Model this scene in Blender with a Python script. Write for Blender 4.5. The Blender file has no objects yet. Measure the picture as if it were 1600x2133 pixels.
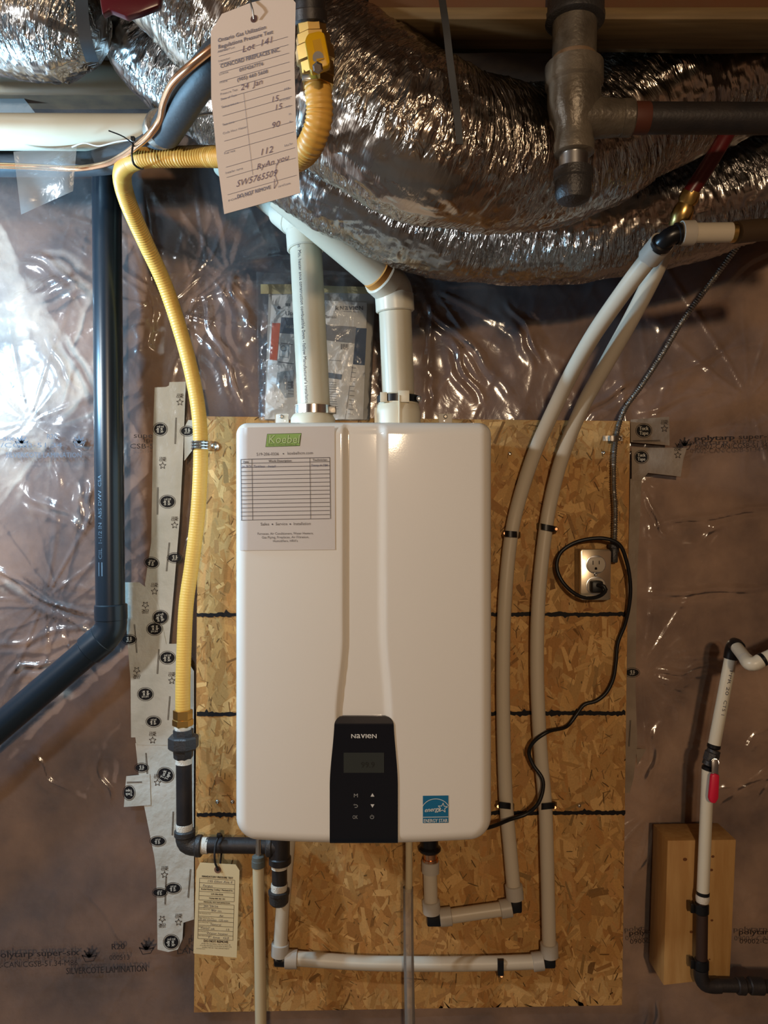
import bpy, bmesh, math, random
import numpy as np
from mathutils import Vector, Matrix

random.seed(7)
rng = np.random.RandomState(11)
sc = bpy.context.scene
COL = sc.collection

# ------------------------------------------------------------------ camera, light, exposure
F = 1602.0            # focal length in pixels of the 1600 x 2133 frame
CAM_D = 1.64          # camera to wall sheet
CAM_Z = 1.5
cam_data = bpy.data.cameras.new('camera')
cam = bpy.data.objects.new('camera', cam_data)
COL.objects.link(cam)
cam.location = (0, -CAM_D, CAM_Z)
cam.rotation_euler = (math.radians(90), 0, 0)
cam_data.sensor_fit = 'VERTICAL'
cam_data.sensor_height = 24.0
cam_data.lens = 24.0 * F / 2133.0
cam_data.clip_start = 0.02
sc.camera = cam

world = bpy.data.worlds.new('world')
sc.world = world
world.use_nodes = True
world.node_tree.nodes['Background'].inputs[0].default_value = (0.9, 0.8, 0.7, 1)
world.node_tree.nodes['Background'].inputs[1].default_value = 0.02

LAMPS = [  # name, location, bulb radius, emission colour, strength
    ('work', (-1.02, -0.34, 1.82), 0.040, (0.36, 0.69, 1.0), 720.0),
    ('ceiling', (0.11, -3.3, 1.95), 0.055, (1.0, 0.76, 0.50), 780.0),
    ('side', (-1.45, -1.15, 1.96), 0.045, (0.90, 0.96, 1.0), 620.0),  # added fill bulb to brighten left-facing sides; no such lamp is known here
]
vs = sc.view_settings
sc.display_settings.display_device = 'sRGB'
vs.view_transform = 'Standard'
vs.look = 'None'
vs.gamma = 1.0
vs.use_curve_mapping = False
vs.exposure = 0.16
sc.cycles.adaptive_threshold = 0.04
sc.cycles.max_bounces = 4
sc.cycles.diffuse_bounces = 3
sc.cycles.glossy_bounces = 3
sc.cycles.transmission_bounces = 2
sc.cycles.transparent_max_bounces = 8
sc.cycles.caustics_reflective = False
sc.cycles.caustics_refractive = False


def P(px, py, d):
    """Photograph pixel at distance d from the camera plane -> point of the room."""
    return Vector(((px - 800.0) / F * d, d - CAM_D, CAM_Z - (py - 1066.5) / F * d))


def M(px, d):
    return px / F * d


# ------------------------------------------------------------------ materials
def nodes_of(name):
    m = bpy.data.materials.new(name)
    m.use_nodes = True
    nt = m.node_tree
    return m, nt, nt.nodes, nt.links, nt.nodes['Principled BSDF']


def C(*a):
    """sRGB 0-255 -> linear rgba"""
    out = []
    for c in a:
        c = c / 255.0
        out.append(c / 12.92 if c <= 0.04045 else ((c + 0.055) / 1.055) ** 2.4)
    return (*out, 1.0)


def mat(name, col, rough=0.5, metal=0.0, var=None, bump=None, spec=0.5, coat=0.0, alpha=None, trans=0.0, sss=0.0, stretch=None, detail=4):
    m, nt, N, L, b = nodes_of(name)
    b.inputs['Base Color'].default_value = col
    b.inputs['Roughness'].default_value = rough
    b.inputs['Metallic'].default_value = metal
    b.inputs['Specular IOR Level'].default_value = spec
    b.inputs['Coat Weight'].default_value = coat
    b.inputs['Transmission Weight'].default_value = trans
    if sss:
        b.inputs['Subsurface Weight'].default_value = sss
        b.inputs['Subsurface Radius'].default_value = (0.01, 0.008, 0.006)
    vec = None
    if var or bump:
        tc = N.new('ShaderNodeTexCoord')
        mp = N.new('ShaderNodeMapping')
        L.new(tc.outputs['Object'], mp.inputs[0])
        if stretch:
            mp.inputs['Scale'].default_value = stretch
        vec = mp.outputs[0]
    if var:
        col2, scale = var
        nz = N.new('ShaderNodeTexNoise')
        nz.inputs['Scale'].default_value = scale
        nz.inputs['Detail'].default_value = detail
        L.new(vec, nz.inputs['Vector'])
        cr = N.new('ShaderNodeValToRGB')
        cr.color_ramp.elements[0].position = 0.32
        cr.color_ramp.elements[1].position = 0.68
        cr.color_ramp.elements[0].color = col
        cr.color_ramp.elements[1].color = col2
        L.new(nz.outputs['Fac'], cr.inputs[0])
        L.new(cr.outputs[0], b.inputs['Base Color'])
    if bump:
        scale, strength = bump[:2]
        nz = N.new('ShaderNodeTexNoise')
        nz.inputs['Scale'].default_value = scale
        nz.inputs['Detail'].default_value = 5
        L.new(vec, nz.inputs['Vector'])
        bp = N.new('ShaderNodeBump')
        bp.inputs['Strength'].default_value = strength
        bp.inputs['Distance'].default_value = bump[2] if len(bump) > 2 else 0.004
        L.new(nz.outputs['Fac'], bp.inputs['Height'])
        L.new(bp.outputs[0], b.inputs['Normal'])
    return m


def film(name, haze, tint, rough, gloss, bump_scale, bump_strength, stretch=(1, 1, 1)):
    """clear plastic film: see-through, glossy, slightly milky"""
    m, nt, N, L, b = nodes_of(name)
    out = N['Material Output']
    N.remove(b)
    tr = N.new('ShaderNodeBsdfTransparent')
    tr.inputs[0].default_value = (0.97, 0.97, 0.97, 1)
    gl = N.new('ShaderNodeBsdfGlossy')
    gl.inputs['Roughness'].default_value = rough
    df = N.new('ShaderNodeBsdfDiffuse')
    df.inputs[0].default_value = tint
    tl = N.new('ShaderNodeBsdfTranslucent')
    tl.inputs[0].default_value = tint
    ad = N.new('ShaderNodeMixShader')
    ad.inputs[0].default_value = 0.35
    L.new(df.outputs[0], ad.inputs[1])
    L.new(tl.outputs[0], ad.inputs[2])
    lw = N.new('ShaderNodeFresnel')
    lw.inputs[0].default_value = 1.5
    mu = N.new('ShaderNodeMath')
    mu.operation = 'MULTIPLY'
    mu.use_clamp = True
    mu.inputs[1].default_value = gloss
    L.new(lw.outputs[0], mu.inputs[0])
    m1 = N.new('ShaderNodeMixShader')
    m1.inputs[0].default_value = haze
    L.new(tr.outputs[0], m1.inputs[1])
    L.new(ad.outputs[0], m1.inputs[2])
    m2 = N.new('ShaderNodeMixShader')
    L.new(mu.outputs[0], m2.inputs[0])
    L.new(m1.outputs[0], m2.inputs[1])
    L.new(gl.outputs[0], m2.inputs[2])
    L.new(m2.outputs[0], out.inputs[0])
    tc = N.new('ShaderNodeTexCoord')
    mp = N.new('ShaderNodeMapping')
    mp.inputs['Scale'].default_value = stretch
    L.new(tc.outputs['Object'], mp.inputs[0])
    nz = N.new('ShaderNodeTexNoise')
    nz.inputs['Scale'].default_value = bump_scale
    nz.inputs['Detail'].default_value = 6
    nz.inputs['Distortion'].default_value = 1.2
    L.new(mp.outputs[0], nz.inputs['Vector'])
    bp = N.new('ShaderNodeBump')
    bp.inputs['Strength'].default_value = bump_strength
    bp.inputs['Distance'].default_value = 0.01
    L.new(nz.outputs['Fac'], bp.inputs['Height'])
    for s in (gl, lw):
        L.new(bp.outputs[0], s.inputs['Normal'])
    return m


def attr_mat(name, rough=0.7, bump=None):
    m, nt, N, L, b = nodes_of(name)
    at = N.new('ShaderNodeVertexColor')
    at.layer_name = 'tone'
    tc = N.new('ShaderNodeTexCoord')
    nz = N.new('ShaderNodeTexNoise')
    nz.inputs['Scale'].default_value = 260
    nz.inputs['Detail'].default_value = 3
    L.new(tc.outputs['Object'], nz.inputs['Vector'])
    mr = N.new('ShaderNodeMapRange')
    mr.inputs[3].default_value = 0.78
    mr.inputs[4].default_value = 1.18
    L.new(nz.outputs['Fac'], mr.inputs[0])
    mx = N.new('ShaderNodeMix')
    mx.data_type = 'RGBA'
    mx.blend_type = 'MULTIPLY'
    mx.inputs[0].default_value = 1.0
    L.new(at.outputs[0], mx.inputs[6])
    L.new(mr.outputs[0], mx.inputs[7])
    L.new(mx.outputs[2], b.inputs['Base Color'])
    b.inputs['Roughness'].default_value = rough
    b.inputs['Specular IOR Level'].default_value = 0.25
    return m


def foil_mat(name, col, rough):
    """crinkled aluminium foil; creases run around the duct (uv: along, around)"""
    m, nt, N, L, b = nodes_of(name)
    b.inputs['Base Color'].default_value = col
    b.inputs['Metallic'].default_value = 1.0
    b.inputs['Roughness'].default_value = rough
    uv = N.new('ShaderNodeUVMap')
    uv.uv_map = 'run'
    mp = N.new('ShaderNodeMapping')
    mp.inputs['Scale'].default_value = (200, 30, 1)
    L.new(uv.outputs[0], mp.inputs[0])
    n1 = N.new('ShaderNodeTexNoise')
    n1.inputs['Scale'].default_value = 1.0
    n1.inputs['Detail'].default_value = 3
    n1.inputs['Distortion'].default_value = 0.8
    L.new(mp.outputs[0], n1.inputs['Vector'])
    mp2 = N.new('ShaderNodeMapping')
    mp2.inputs['Scale'].default_value = (120, 30, 1)
    mp2.inputs['Rotation'].default_value = (0, 0, 0.5)
    L.new(uv.outputs[0], mp2.inputs[0])
    v1 = N.new('ShaderNodeTexVoronoi')
    v1.feature = 'F1'
    v1.inputs['Scale'].default_value = 1.0
    L.new(mp2.outputs[0], v1.inputs['Vector'])
    ad = N.new('ShaderNodeMath')
    ad.operation = 'MULTIPLY_ADD'
    ad.inputs[1].default_value = 0.6
    L.new(v1.outputs['Distance'], ad.inputs[0])
    L.new(n1.outputs['Fac'], ad.inputs[2])
    bp = N.new('ShaderNodeBump')
    bp.inputs['Strength'].default_value = 0.75
    bp.inputs['Distance'].default_value = 0.009
    L.new(ad.outputs[0], bp.inputs['Height'])
    # taut smooth stretches follow a slow wander along and around the duct
    mp3 = N.new('ShaderNodeMapping')
    mp3.inputs['Scale'].default_value = (2.2, 14, 1)
    L.new(uv.outputs[0], mp3.inputs[0])
    n3 = N.new('ShaderNodeTexNoise')
    n3.inputs['Scale'].default_value = 1.0
    n3.inputs['Detail'].default_value = 2
    L.new(mp3.outputs[0], n3.inputs['Vector'])
    mr = N.new('ShaderNodeMapRange')
    mr.inputs[1].default_value = 0.44
    mr.inputs[2].default_value = 0.52
    mr.inputs[3].default_value = 0.10
    mr.inputs[4].default_value = 1.0
    L.new(n3.outputs['Fac'], mr.inputs[0])
    L.new(mr.outputs[0], bp.inputs['Strength'])
    L.new(bp.outputs[0], b.inputs['Normal'])
    return m


MT = dict(
    insul=mat('insulation', C(124, 95, 82), 0.95, var=(C(208, 168, 140), 6.5), bump=(60, 0.6), spec=0.05, detail=7),
    poly=film('poly_sheet', 0.11, (0.72, 0.74, 0.77, 1), 0.15, 1.9, 20, 0.12),
    bag=film('bag_film', 0.05, (0.85, 0.85, 0.85, 1), 0.07, 0.9, 30, 0.4),
    flap=film('flap_film', 0.30, (0.85, 0.86, 0.84, 1), 0.2, 1.2, 30, 0.3),
    tube_clear=film('clear_tube', 0.30, (0.80, 0.68, 0.56, 1), 0.12, 0.9, 30, 0.05),
    strand=attr_mat('osb_strand', 0.62),
    osb_core=mat('osb_core', C(176, 128, 74), 0.8, var=(C(140, 92, 48), 40), bump=(90, 0.3)),
    ink=mat('black_ink', C(26, 24, 26), 0.6, spec=0.2),
    inkfade=mat('faded_ink', C(52, 44, 42), 0.6, spec=0.2),
    inkgrey=mat('grey_ink', C(92, 88, 92), 0.7, spec=0.2),
    inkblue=mat('blue_ink', C(74, 78, 108), 0.7, spec=0.2),
    enamel=mat('white_enamel', C(236, 230, 220), 0.07, spec=0.5, bump=(420, 0.03, 0.0006)),
    panel=mat('black_panel', C(10, 16, 26), 0.22, spec=0.5),
    screen=mat('lcd_screen', C(52, 56, 54), 0.15, spec=0.5),
    white_print=mat('white_print', C(215, 215, 212), 0.5),
    grey_print=mat('grey_print', C(150, 150, 148), 0.5),
    pvc=mat('white_pvc', C(212, 203, 182), 0.35, spec=0.4, var=(C(204, 194, 170), 9)),
    pvcfit=mat('white_pvc_fitting', C(220, 212, 192), 0.32, spec=0.45),
    cream=mat('cream_cpvc', C(204, 186, 150), 0.4),
    collar=mat('cream_collar', C(224, 212, 186), 0.4),
    glue=mat('orange_primer', C(206, 140, 66), 0.5),
    steel=mat('bright_steel', (0.78, 0.76, 0.72, 1), 0.18, 1.0),
    zinc=mat('zinc_steel', (0.60, 0.60, 0.60, 1), 0.3, 1.0),
    dull=mat('dull_steel', (0.40, 0.37, 0.33, 1), 0.42, 1.0, bump=(200, 0.2)),
    plate=mat('brushed_steel_plate', (0.80, 0.70, 0.52, 1), 0.28, 1.0),
    brass=mat('brass', (0.72, 0.48, 0.16, 1), 0.28, 1.0),
    copper=mat('copper', (0.80, 0.42, 0.22, 1), 0.22, 1.0),
    iron=mat('black_iron', C(38, 36, 38), 0.48, 0.25, var=(C(52, 46, 44), 30), bump=(240, 0.12)),
    castiron=mat('cast_iron', C(64, 62, 62), 0.45, 0.35, bump=(300, 0.3)),
    rust=mat('painted_iron', C(126, 116, 102), 0.38, 0.3, var=(C(84, 76, 66), 18), bump=(180, 0.25)),
    redoxide=mat('red_oxide', C(84, 42, 28), 0.6, 0.1),
    abs=mat('black_abs', C(24, 34, 42), 0.28, spec=0.5),
    foam=mat('foam_insulation', C(50, 53, 57), 0.55, bump=(140, 0.12), spec=0.35),
    yellow=mat('yellow_jacket', C(226, 174, 82), 0.45, spec=0.4, var=(C(216, 162, 70), 14)),
    yellow_h=mat('yellow_vinyl', C(230, 178, 20), 0.35, spec=0.5),
    pex=mat('pex', C(206, 194, 174), 0.38, spec=0.4),
    pexring=mat('pex_ring', C(188, 180, 168), 0.4, spec=0.4),
    blackplastic=mat('black_plastic', C(16, 17, 20), 0.32, spec=0.5),
    rubber=mat('black_rubber', C(12, 12, 14), 0.45),
    ptfe=mat('thread_tape', C(222, 214, 200), 0.6, bump=(400, 0.5)),
    paper=mat('white_paper', C(214, 206, 200), 0.75, spec=0.2),
    tagpaper=mat('manila_tag', C(226, 206, 162), 0.7, spec=0.25),
    tagpaper2=mat('pale_tag', C(214, 200, 190), 0.7, spec=0.25),
    eyelet=mat('tag_eyelet', C(122, 88, 70), 0.7),
    eyelet2=mat('tag_hole', C(88, 60, 58), 0.7),
    tape=mat('sheathing_tape', C(208, 203, 192), 0.28, spec=0.5, bump=(30, 0.5, 0.008), var=(C(184, 180, 168), 12)),
    tape2=mat('sheathing_tape_thin', C(158, 142, 124), 0.35, spec=0.5, bump=(30, 0.35, 0.006), var=(C(136, 120, 104), 14)),
    wood=mat('spruce', C(200, 158, 100), 0.65, var=(C(184, 138, 80), 3), stretch=(26, 26, 3), bump=(5, 0.1)),
    knot=mat('wood_knot', C(112, 66, 30), 0.7),
    joist=mat('joist_lumber', C(120, 96, 60), 0.7, var=(C(98, 78, 48), 4), stretch=(2, 30, 30)),
    web=mat('joist_web', C(92, 62, 36), 0.8, var=(C(96, 58, 30), 30)),
    subfloor=mat('subfloor', C(96, 70, 46), 0.85, var=(C(72, 50, 34), 25)),
    concrete=mat('concrete', C(118, 110, 102), 0.85, var=(C(98, 92, 86), 5), bump=(60, 0.2)),
    sidewall=mat('side_wall', C(120, 92, 74), 0.6, var=(C(92, 70, 56), 3), bump=(14, 0.4)),
    red=mat('red_vinyl', C(214, 30, 62), 0.4),
    maroon=mat('maroon_plastic', C(84, 20, 30), 0.3, spec=0.5),
    redpex=mat('red_pex', C(88, 18, 20), 0.35),
    receptacle=mat('receptacle_grey', C(190, 178, 160), 0.4),
    green=mat('logo_green', C(142, 176, 92), 0.6),
    greendk=mat('logo_dark_green', C(74, 92, 58), 0.6),
    esblue=mat('label_blue', C(0, 106, 150), 0.45),
    orange=mat('cover_orange', C(226, 104, 66), 0.6),
    navy=mat('cover_navy', C(50, 74, 104), 0.6),
    slate=mat('cover_slate', C(98, 112, 128), 0.6),
    greycover=mat('cover_grey', C(140, 140, 144), 0.6),
    card=mat('grey_card', C(186, 184, 178), 0.7),
    whitecover=mat('cover_white', C(238, 235, 229), 0.5),
    yellowstrip=mat('yellow_strip', C(206, 190, 138), 0.5),
    foilA=foil_mat('foil_warm', (0.50, 0.44, 0.38, 1), 0.22),
    foilB=foil_mat('foil_plain', (0.48, 0.45, 0.42, 1), 0.24),
    pexdark=mat('dark_tube', C(72, 56, 40), 0.5),
    wire=mat('white_wire', C(210, 210, 210), 0.4),
    wovenstrap=mat('black_strap', C(30, 32, 36), 0.6),
    bulbglass=film('bulb_glass', 0.02, (0.9, 0.9, 0.9, 1), 0.1, 0.6, 10, 0.0),
    socket=mat('lamp_socket', C(30, 30, 30), 0.5),
)

# ------------------------------------------------------------------ object helpers
WORLD = {}


def origin_of(parent):
    return WORLD[parent.name] if parent else Vector((0, 0, 0))


def thing(name, loc, label, cat, group=None):
    o = bpy.data.objects.new(name, None)
    o.empty_display_size = 0.03
    COL.objects.link(o)
    o.location = loc
    WORLD[o.name] = Vector(loc)
    o['label'] = label
    o['category'] = cat
    if group:
        o['group'] = group
    return o


def tag(o, label, cat, group=None):
    o['label'] = label
    o['category'] = cat
    if group:
        o['group'] = group
    return o


def structure(o, label=None):
    o['kind'] = 'structure'
    if label:
        o['label'] = label
    return o


def add(name, verts, faces, material, parent=None, smooth=True, angle=40, uv=None, tones=None):
    v = np.array([tuple(p) for p in verts], dtype=np.float64).reshape(-1, 3)
    c = (v.min(0) + v.max(0)) / 2
    me = bpy.data.meshes.new(name)
    me.from_pydata((v - c).tolist(), [], faces)
    me.materials.append(material)
    if smooth:
        me.polygons.foreach_set('use_smooth', [True] * len(me.polygons))
        if angle:
            me.set_sharp_from_angle(angle=math.radians(angle))
    if uv is not None:
        lay = me.uv_layers.new(name='run')
        idx = np.empty(len(me.loops), dtype=np.int32)
        me.loops.foreach_get('vertex_index', idx)
        lay.data.foreach_set('uv', np.asarray(uv, dtype=np.float32)[idx].ravel())
    if tones is not None:
        ca = me.color_attributes.new('tone', 'FLOAT_COLOR', 'POINT')
        ca.data.foreach_set('color', np.asarray(tones, dtype=np.float32).ravel())
    me.update()
    o = bpy.data.objects.new(name, me)
    COL.objects.link(o)
    cw = Vector(c)
    o.location = cw - origin_of(parent)
    if parent:
        o.parent = parent
    WORLD[o.name] = cw
    return o


def smooth_path(pts, step=0.006, rad=None):
    """Catmull-Rom through points (with radii), resampled"""
    pts = [Vector(p) for p in pts]
    n = len(pts)
    rad = list(rad) if rad is not None and not callable(rad) else None
    out, ro = [], []
    ext = [pts[0] * 2 - pts[1]] + pts + [pts[-1] * 2 - pts[-2]]
    for i in range(n - 1):
        p0, p1, p2, p3 = ext[i:i + 4]
        k = max(1, int((p2 - p1).length / step))
        d1 = max((p1 - p0).length, 1e-6) ** 0.5
        d2 = max((p2 - p1).length, 1e-6) ** 0.5
        d3 = max((p3 - p2).length, 1e-6) ** 0.5
        m1 = d2 * ((p1 - p0) / d1 - (p2 - p0) / (d1 + d2)) * (1 / 1) + (p2 - p1)
        m2 = d2 * ((p3 - p2) / d3 - (p3 - p1) / (d2 + d3)) * (1 / 1) + (p2 - p1)
        for j in range(k):
            t = j / k
            a = 2 * t ** 3 - 3 * t ** 2 + 1
            b = t ** 3 - 2 * t ** 2 + t
            c = -2 * t ** 3 + 3 * t ** 2
            d = t ** 3 - t ** 2
            out.append(p1 * a + m1 * b + p2 * c + m2 * d)
            if rad:
                ro.append(rad[i] + (rad[i + 1] - rad[i]) * t)
    out.append(pts[-1])
    if rad:
        ro.append(rad[-1])
    return out, ro


def frames(path):
    T = []
    n = len(path)
    for i in range(n):
        a = path[max(i - 1, 0)]
        b = path[min(i + 1, n - 1)]
        t = (b - a)
        T.append(t.normalized() if t.length > 1e-9 else (T[-1] if T else Vector((0, 0, 1))))
    ref = Vector((0, -1, 0)) if abs(T[0].y) < 0.9 else Vector((1, 0, 0))
    u = (ref - T[0] * ref.dot(T[0])).normalized()
    out = []
    for t in T:
        u = (u - t * u.dot(t))
        u = u.normalized() if u.length > 1e-9 else t.orthogonal().normalized()
        out.append((t, u, t.cross(u)))
    return out


def tube(name, pts, r, material, parent=None, seg=14, step=0.006, straight=False, wob=None, cap=True, uv=False, disp=None, squash=None):
    rl = r if isinstance(r, (list, tuple)) else [r] * len(pts)
    if straight:
        path, rr = [Vector(p) for p in pts], rl
    else:
        path, rr = smooth_path(pts, step, rl)
    fr = frames(path)
    V, U = [], []
    s = 0.0
    for i, p in enumerate(path):
        if i:
            s += (p - path[i - 1]).length
        R = rr[i] + (wob(s) if wob else 0.0)
        t, u, w = fr[i]
        for j in range(seg):
            a = 2 * math.pi * j / seg
            q = R + (disp(s, a) if disp else 0.0)
            V.append(p + u * (q * math.cos(a)) + w * (q * math.sin(a)))
            U.append((s, R * a))
    Fc = []
    n = len(path)
    for i in range(n - 1):
        for j in range(seg):
            k = (j + 1) % seg
            Fc.append((i * seg + j, i * seg + k, (i + 1) * seg + k, (i + 1) * seg + j))
    if cap:
        Fc.append(tuple(range(seg - 1, -1, -1)))
        Fc.append(tuple((n - 1) * seg + j for j in range(seg)))
    return add(name, V, Fc, material, parent, uv=U if uv else None, angle=None if uv else 40)


def lathe(name, A, B, prof, material, parent=None, seg=20, turn=0.0):
    """profile of (distance from A in m, radius) around axis A->B"""
    A, B = Vector(A), Vector(B)
    t = (B - A).normalized()
    ref = Vector((0, -1, 0)) if abs(t.y) < 0.9 else Vector((1, 0, 0))
    u = (ref - t * ref.dot(t)).normalized()
    w = t.cross(u)
    V, Fc = [], []
    for (h, r) in prof:
        for j in range(seg):
            a = 2 * math.pi * j / seg + turn
            V.append(A + t * h + u * (r * math.cos(a)) + w * (r * math.sin(a)))
    n = len(prof)
    for i in range(n - 1):
        for j in range(seg):
            k = (j + 1) % seg
            Fc.append((i * seg + j, i * seg + k, (i + 1) * seg + k, (i + 1) * seg + j))
    Fc.append(tuple(range(seg - 1, -1, -1)))
    Fc.append(tuple((n - 1) * seg + j for j in range(seg)))
    return add(name, V, Fc, material, parent, angle=35)


def collar(name, A, B, r, material, parent=None, lip=0.0, seg=20):
    """socket end: rounded-edged sleeve from A to B"""
    L_ = (Vector(B) - Vector(A)).length
    e = min(0.0022, L_ * 0.2)
    return lathe(name, A, B, [(0, r - e), (e, r + lip), (L_ - e, r), (L_, r - e)], material, parent, seg)


def slab(name, poly, y0, y1, material, parent=None, bevel=0.0):
    """closed outline [(x, z)] extruded from y0 (front) to y1 (back)"""
    bm = bmesh.new()
    lo = [bm.verts.new((x, y0, z)) for x, z in poly]
    f = bm.faces.new(lo)
    r = bmesh.ops.extrude_face_region(bm, geom=[f])
    bmesh.ops.translate(bm, verts=[g for g in r['geom'] if isinstance(g, bmesh.types.BMVert)], vec=(0, y1 - y0, 0))
    bmesh.ops.recalc_face_normals(bm, faces=bm.faces)
    if bevel:
        bmesh.ops.bevel(bm, geom=list(bm.edges), offset=bevel, segments=2, affect='EDGES', profile=0.5)
    V = [v.co.copy() for v in bm.verts]
    bm.verts.index_update()
    Fc = [tuple(v.index for v in f.verts) for f in bm.faces]
    bm.free()
    return add(name, V, Fc, material, parent, smooth=bool(bevel), angle=35)


def box(name, lo, hi, material, parent=None, bevel=0.002):
    return slab(name, [(lo[0], lo[2]), (hi[0], lo[2]), (hi[0], hi[2]), (lo[0], hi[2])], lo[1], hi[1], material, parent, bevel)


def px_slab(name, pts, d, thick, material, parent=None, bevel=0.0):
    """outline given as photo points, at distance d, thickness towards the wall"""
    q = [P(x, y, d) for x, y in pts]
    return slab(name, [(p.x, p.z) for p in q], d - CAM_D, d - CAM_D + thick, material, parent, bevel)


def rot_pts(pts, cx, cy, ang):
    c, s = math.cos(ang), math.sin(ang)
    return [(cx + (x - cx) * c - (y - cy) * s, cy + (x - cx) * s + (y - cy) * c) for x, y in pts]


# ------------------------------------------------------------------ flat print
_text_cache = {}


def text_geo(s):
    if s not in _text_cache:
        cu = bpy.data.curves.new('t', 'FONT')
        cu.body = s
        cu.size = 1.0
        cu.resolution_u = 2
        ob = bpy.data.objects.new('t', cu)
        me = bpy.data.meshes.new_from_object(ob)
        v = [(p.co.x, p.co.y) for p in me.vertices]
        f = [tuple(p.vertices) for p in me.polygons]
        bpy.data.objects.remove(ob)
        bpy.data.meshes.remove(me)
        bpy.data.curves.remove(cu)
        w = (max(a for a, _ in v) if v else 0.0)
        _text_cache[s] = (v, f, w)
    return _text_cache[s]


class Print:
    """flat marks laid out in a plane (u right, v down), mapped onto a surface"""
    def __init__(self):
        self.v, self.f = [], []

    def face(self, pts):
        b = len(self.v)
        self.v += list(pts)
        self.f.append(tuple(range(b, b + len(pts))))

    def text(self, s, x, y, size, align='c', rot=0.0, shear=0.0, width=None, bold=0.0):
        v, f, w = text_geo(s)
        if not v:
            return
        sx = size if width is None else width / w
        off = {'c': -w * sx / 2, 'l': 0, 'r': -w * sx}[align]
        c, sn = math.cos(rot), math.sin(rot)
        for k in ((0.0,) if not bold else (-bold, bold)):
            b = len(self.v)
            for (a, h) in v:
                uu = off + a * sx + shear * h * size + k
                vv = -h * size
                self.v.append((x + uu * c - vv * sn, y + uu * sn + vv * c) + ((0.00015,) if k > 0 else ()))
            self.f += [tuple(i + b for i in q) for q in f]

    def line(self, x0, y0, x1, y1, w, parts=1):
        dx, dy = x1 - x0, y1 - y0
        l = math.hypot(dx, dy) or 1
        nx, ny = -dy / l * w / 2, dx / l * w / 2
        for i in range(parts):
            a, b = i / parts, (i + 1) / parts
            self.face([(x0 + dx * a + nx, y0 + dy * a + ny), (x0 + dx * b + nx, y0 + dy * b + ny),
                       (x0 + dx * b - nx, y0 + dy * b - ny), (x0 + dx * a - nx, y0 + dy * a - ny)])

    def path(self, pts, w):
        for a, b in zip(pts[:-1], pts[1:]):
            self.line(*a, *b, w)

    def rect(self, x0, y0, x1, y1):
        self.face([(x0, y0), (x1, y0), (x1, y1), (x0, y1)])

    def oval(self, cx, cy, rx, ry, n=24, rot=0.0, ring=0.0, a0=0.0, a1=2 * math.pi):
        def pt(a, k):
            x, y = (rx - k) * math.cos(a), (ry - k) * math.sin(a)
            return (cx + x * math.cos(rot) - y * math.sin(rot), cy + x * math.sin(rot) + y * math.cos(rot))
        if ring:
            for i in range(n):
                a, b = a0 + (a1 - a0) * i / n, a0 + (a1 - a0) * (i + 1) / n
                self.face([pt(a, 0), pt(b, 0), pt(b, ring), pt(a, ring)])
        else:
            self.face([pt(2 * math.pi * i / n, 0) for i in range(n)])

    def star(self, cx, cy, r, w, rot=0.0):
        p = []
        for i in range(11):
            a = -math.pi / 2 + i * math.pi / 5 + rot
            k = r if i % 2 == 0 else r * 0.42
            p.append((cx + k * math.cos(a), cy + k * math.sin(a)))
        self.path(p, w)

    def build(self, name, material, parent, mapf):
        if not self.f:
            return None
        o = add(name, [mapf(q[0], q[1]) + Vector((0, -(q[2] if len(q) > 2 else 0.0), 0)) for q in self.v], self.f, material, parent, smooth=False)
        return o


def at(d, lift=0.0006):
    return lambda u, v: P(u, v, d) + Vector((0, -lift, 0))


# ------------------------------------------------------------------ noise fields
def vnoise(x, y, seed=0):
    xi, yi = np.floor(x).astype(np.int64), np.floor(y).astype(np.int64)
    xf, yf = x - xi, y - yi
    u, v = xf * xf * (3 - 2 * xf), yf * yf * (3 - 2 * yf)

    def h(a, b):
        n = (a * 374761393 + b * 668265263 + seed * 974711) & 0x7fffffff
        n = ((n ^ (n >> 13)) * 1274126177) & 0x7fffffff
        n = n ^ (n >> 16)
        return (n & 0xffff) / 65535.0
    a = h(xi, yi) * (1 - u) + h(xi + 1, yi) * u
    b = h(xi, yi + 1) * (1 - u) + h(xi + 1, yi + 1) * u
    return a * (1 - v) + b * v


def fbm(x, y, seed=0, o=4):
    t, a, s = 0, 0.5, 0
    for i in range(o):
        t = t + a * vnoise(x * 2 ** i, y * 2 ** i, seed + i * 17)
        s += a
        a *= 0.5
    return t / s


def ridge(x, y, seed=0, o=3, pw=4):
    t, a, s = 0, 0.5, 0
    for i in range(o):
        t = t + a * (1 - np.abs(2 * vnoise(x * 2 ** i, y * 2 ** i, seed + i * 31) - 1)) ** pw
        s += a
        a *= 0.5
    return t / s


def grid_mesh(X, Y, Z):
    n, m = X.shape
    V = np.stack([X, Y, Z], -1).reshape(-1, 3)
    i = np.arange(n - 1)[:, None] * m + np.arange(m - 1)[None, :]
    Fc = np.stack([i, i + 1, i + m + 1, i + m], -1).reshape(-1, 4)
    return V, Fc.tolist()


# ================================================================== THE ROOM
xs = np.linspace(-2.3, 2.3, 380)
zs = np.linspace(0.0, 2.36, 220)
X, Z = np.meshgrid(xs, zs)
Y = 0.058 - 0.030 * fbm(X * 7 + 3, Z * 5, 3, 4) - 0.012 * ridge(X * 4 + fbm(X * 3, Z * 3, 8) * 2, Z * 3, 5, 2)
V, Fc = grid_mesh(X, Y, Z)
wall = structure(add('wall_back', V, Fc, MT['insul'], angle=None), 'brown fibre insulation batts behind clear plastic sheeting')

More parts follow.
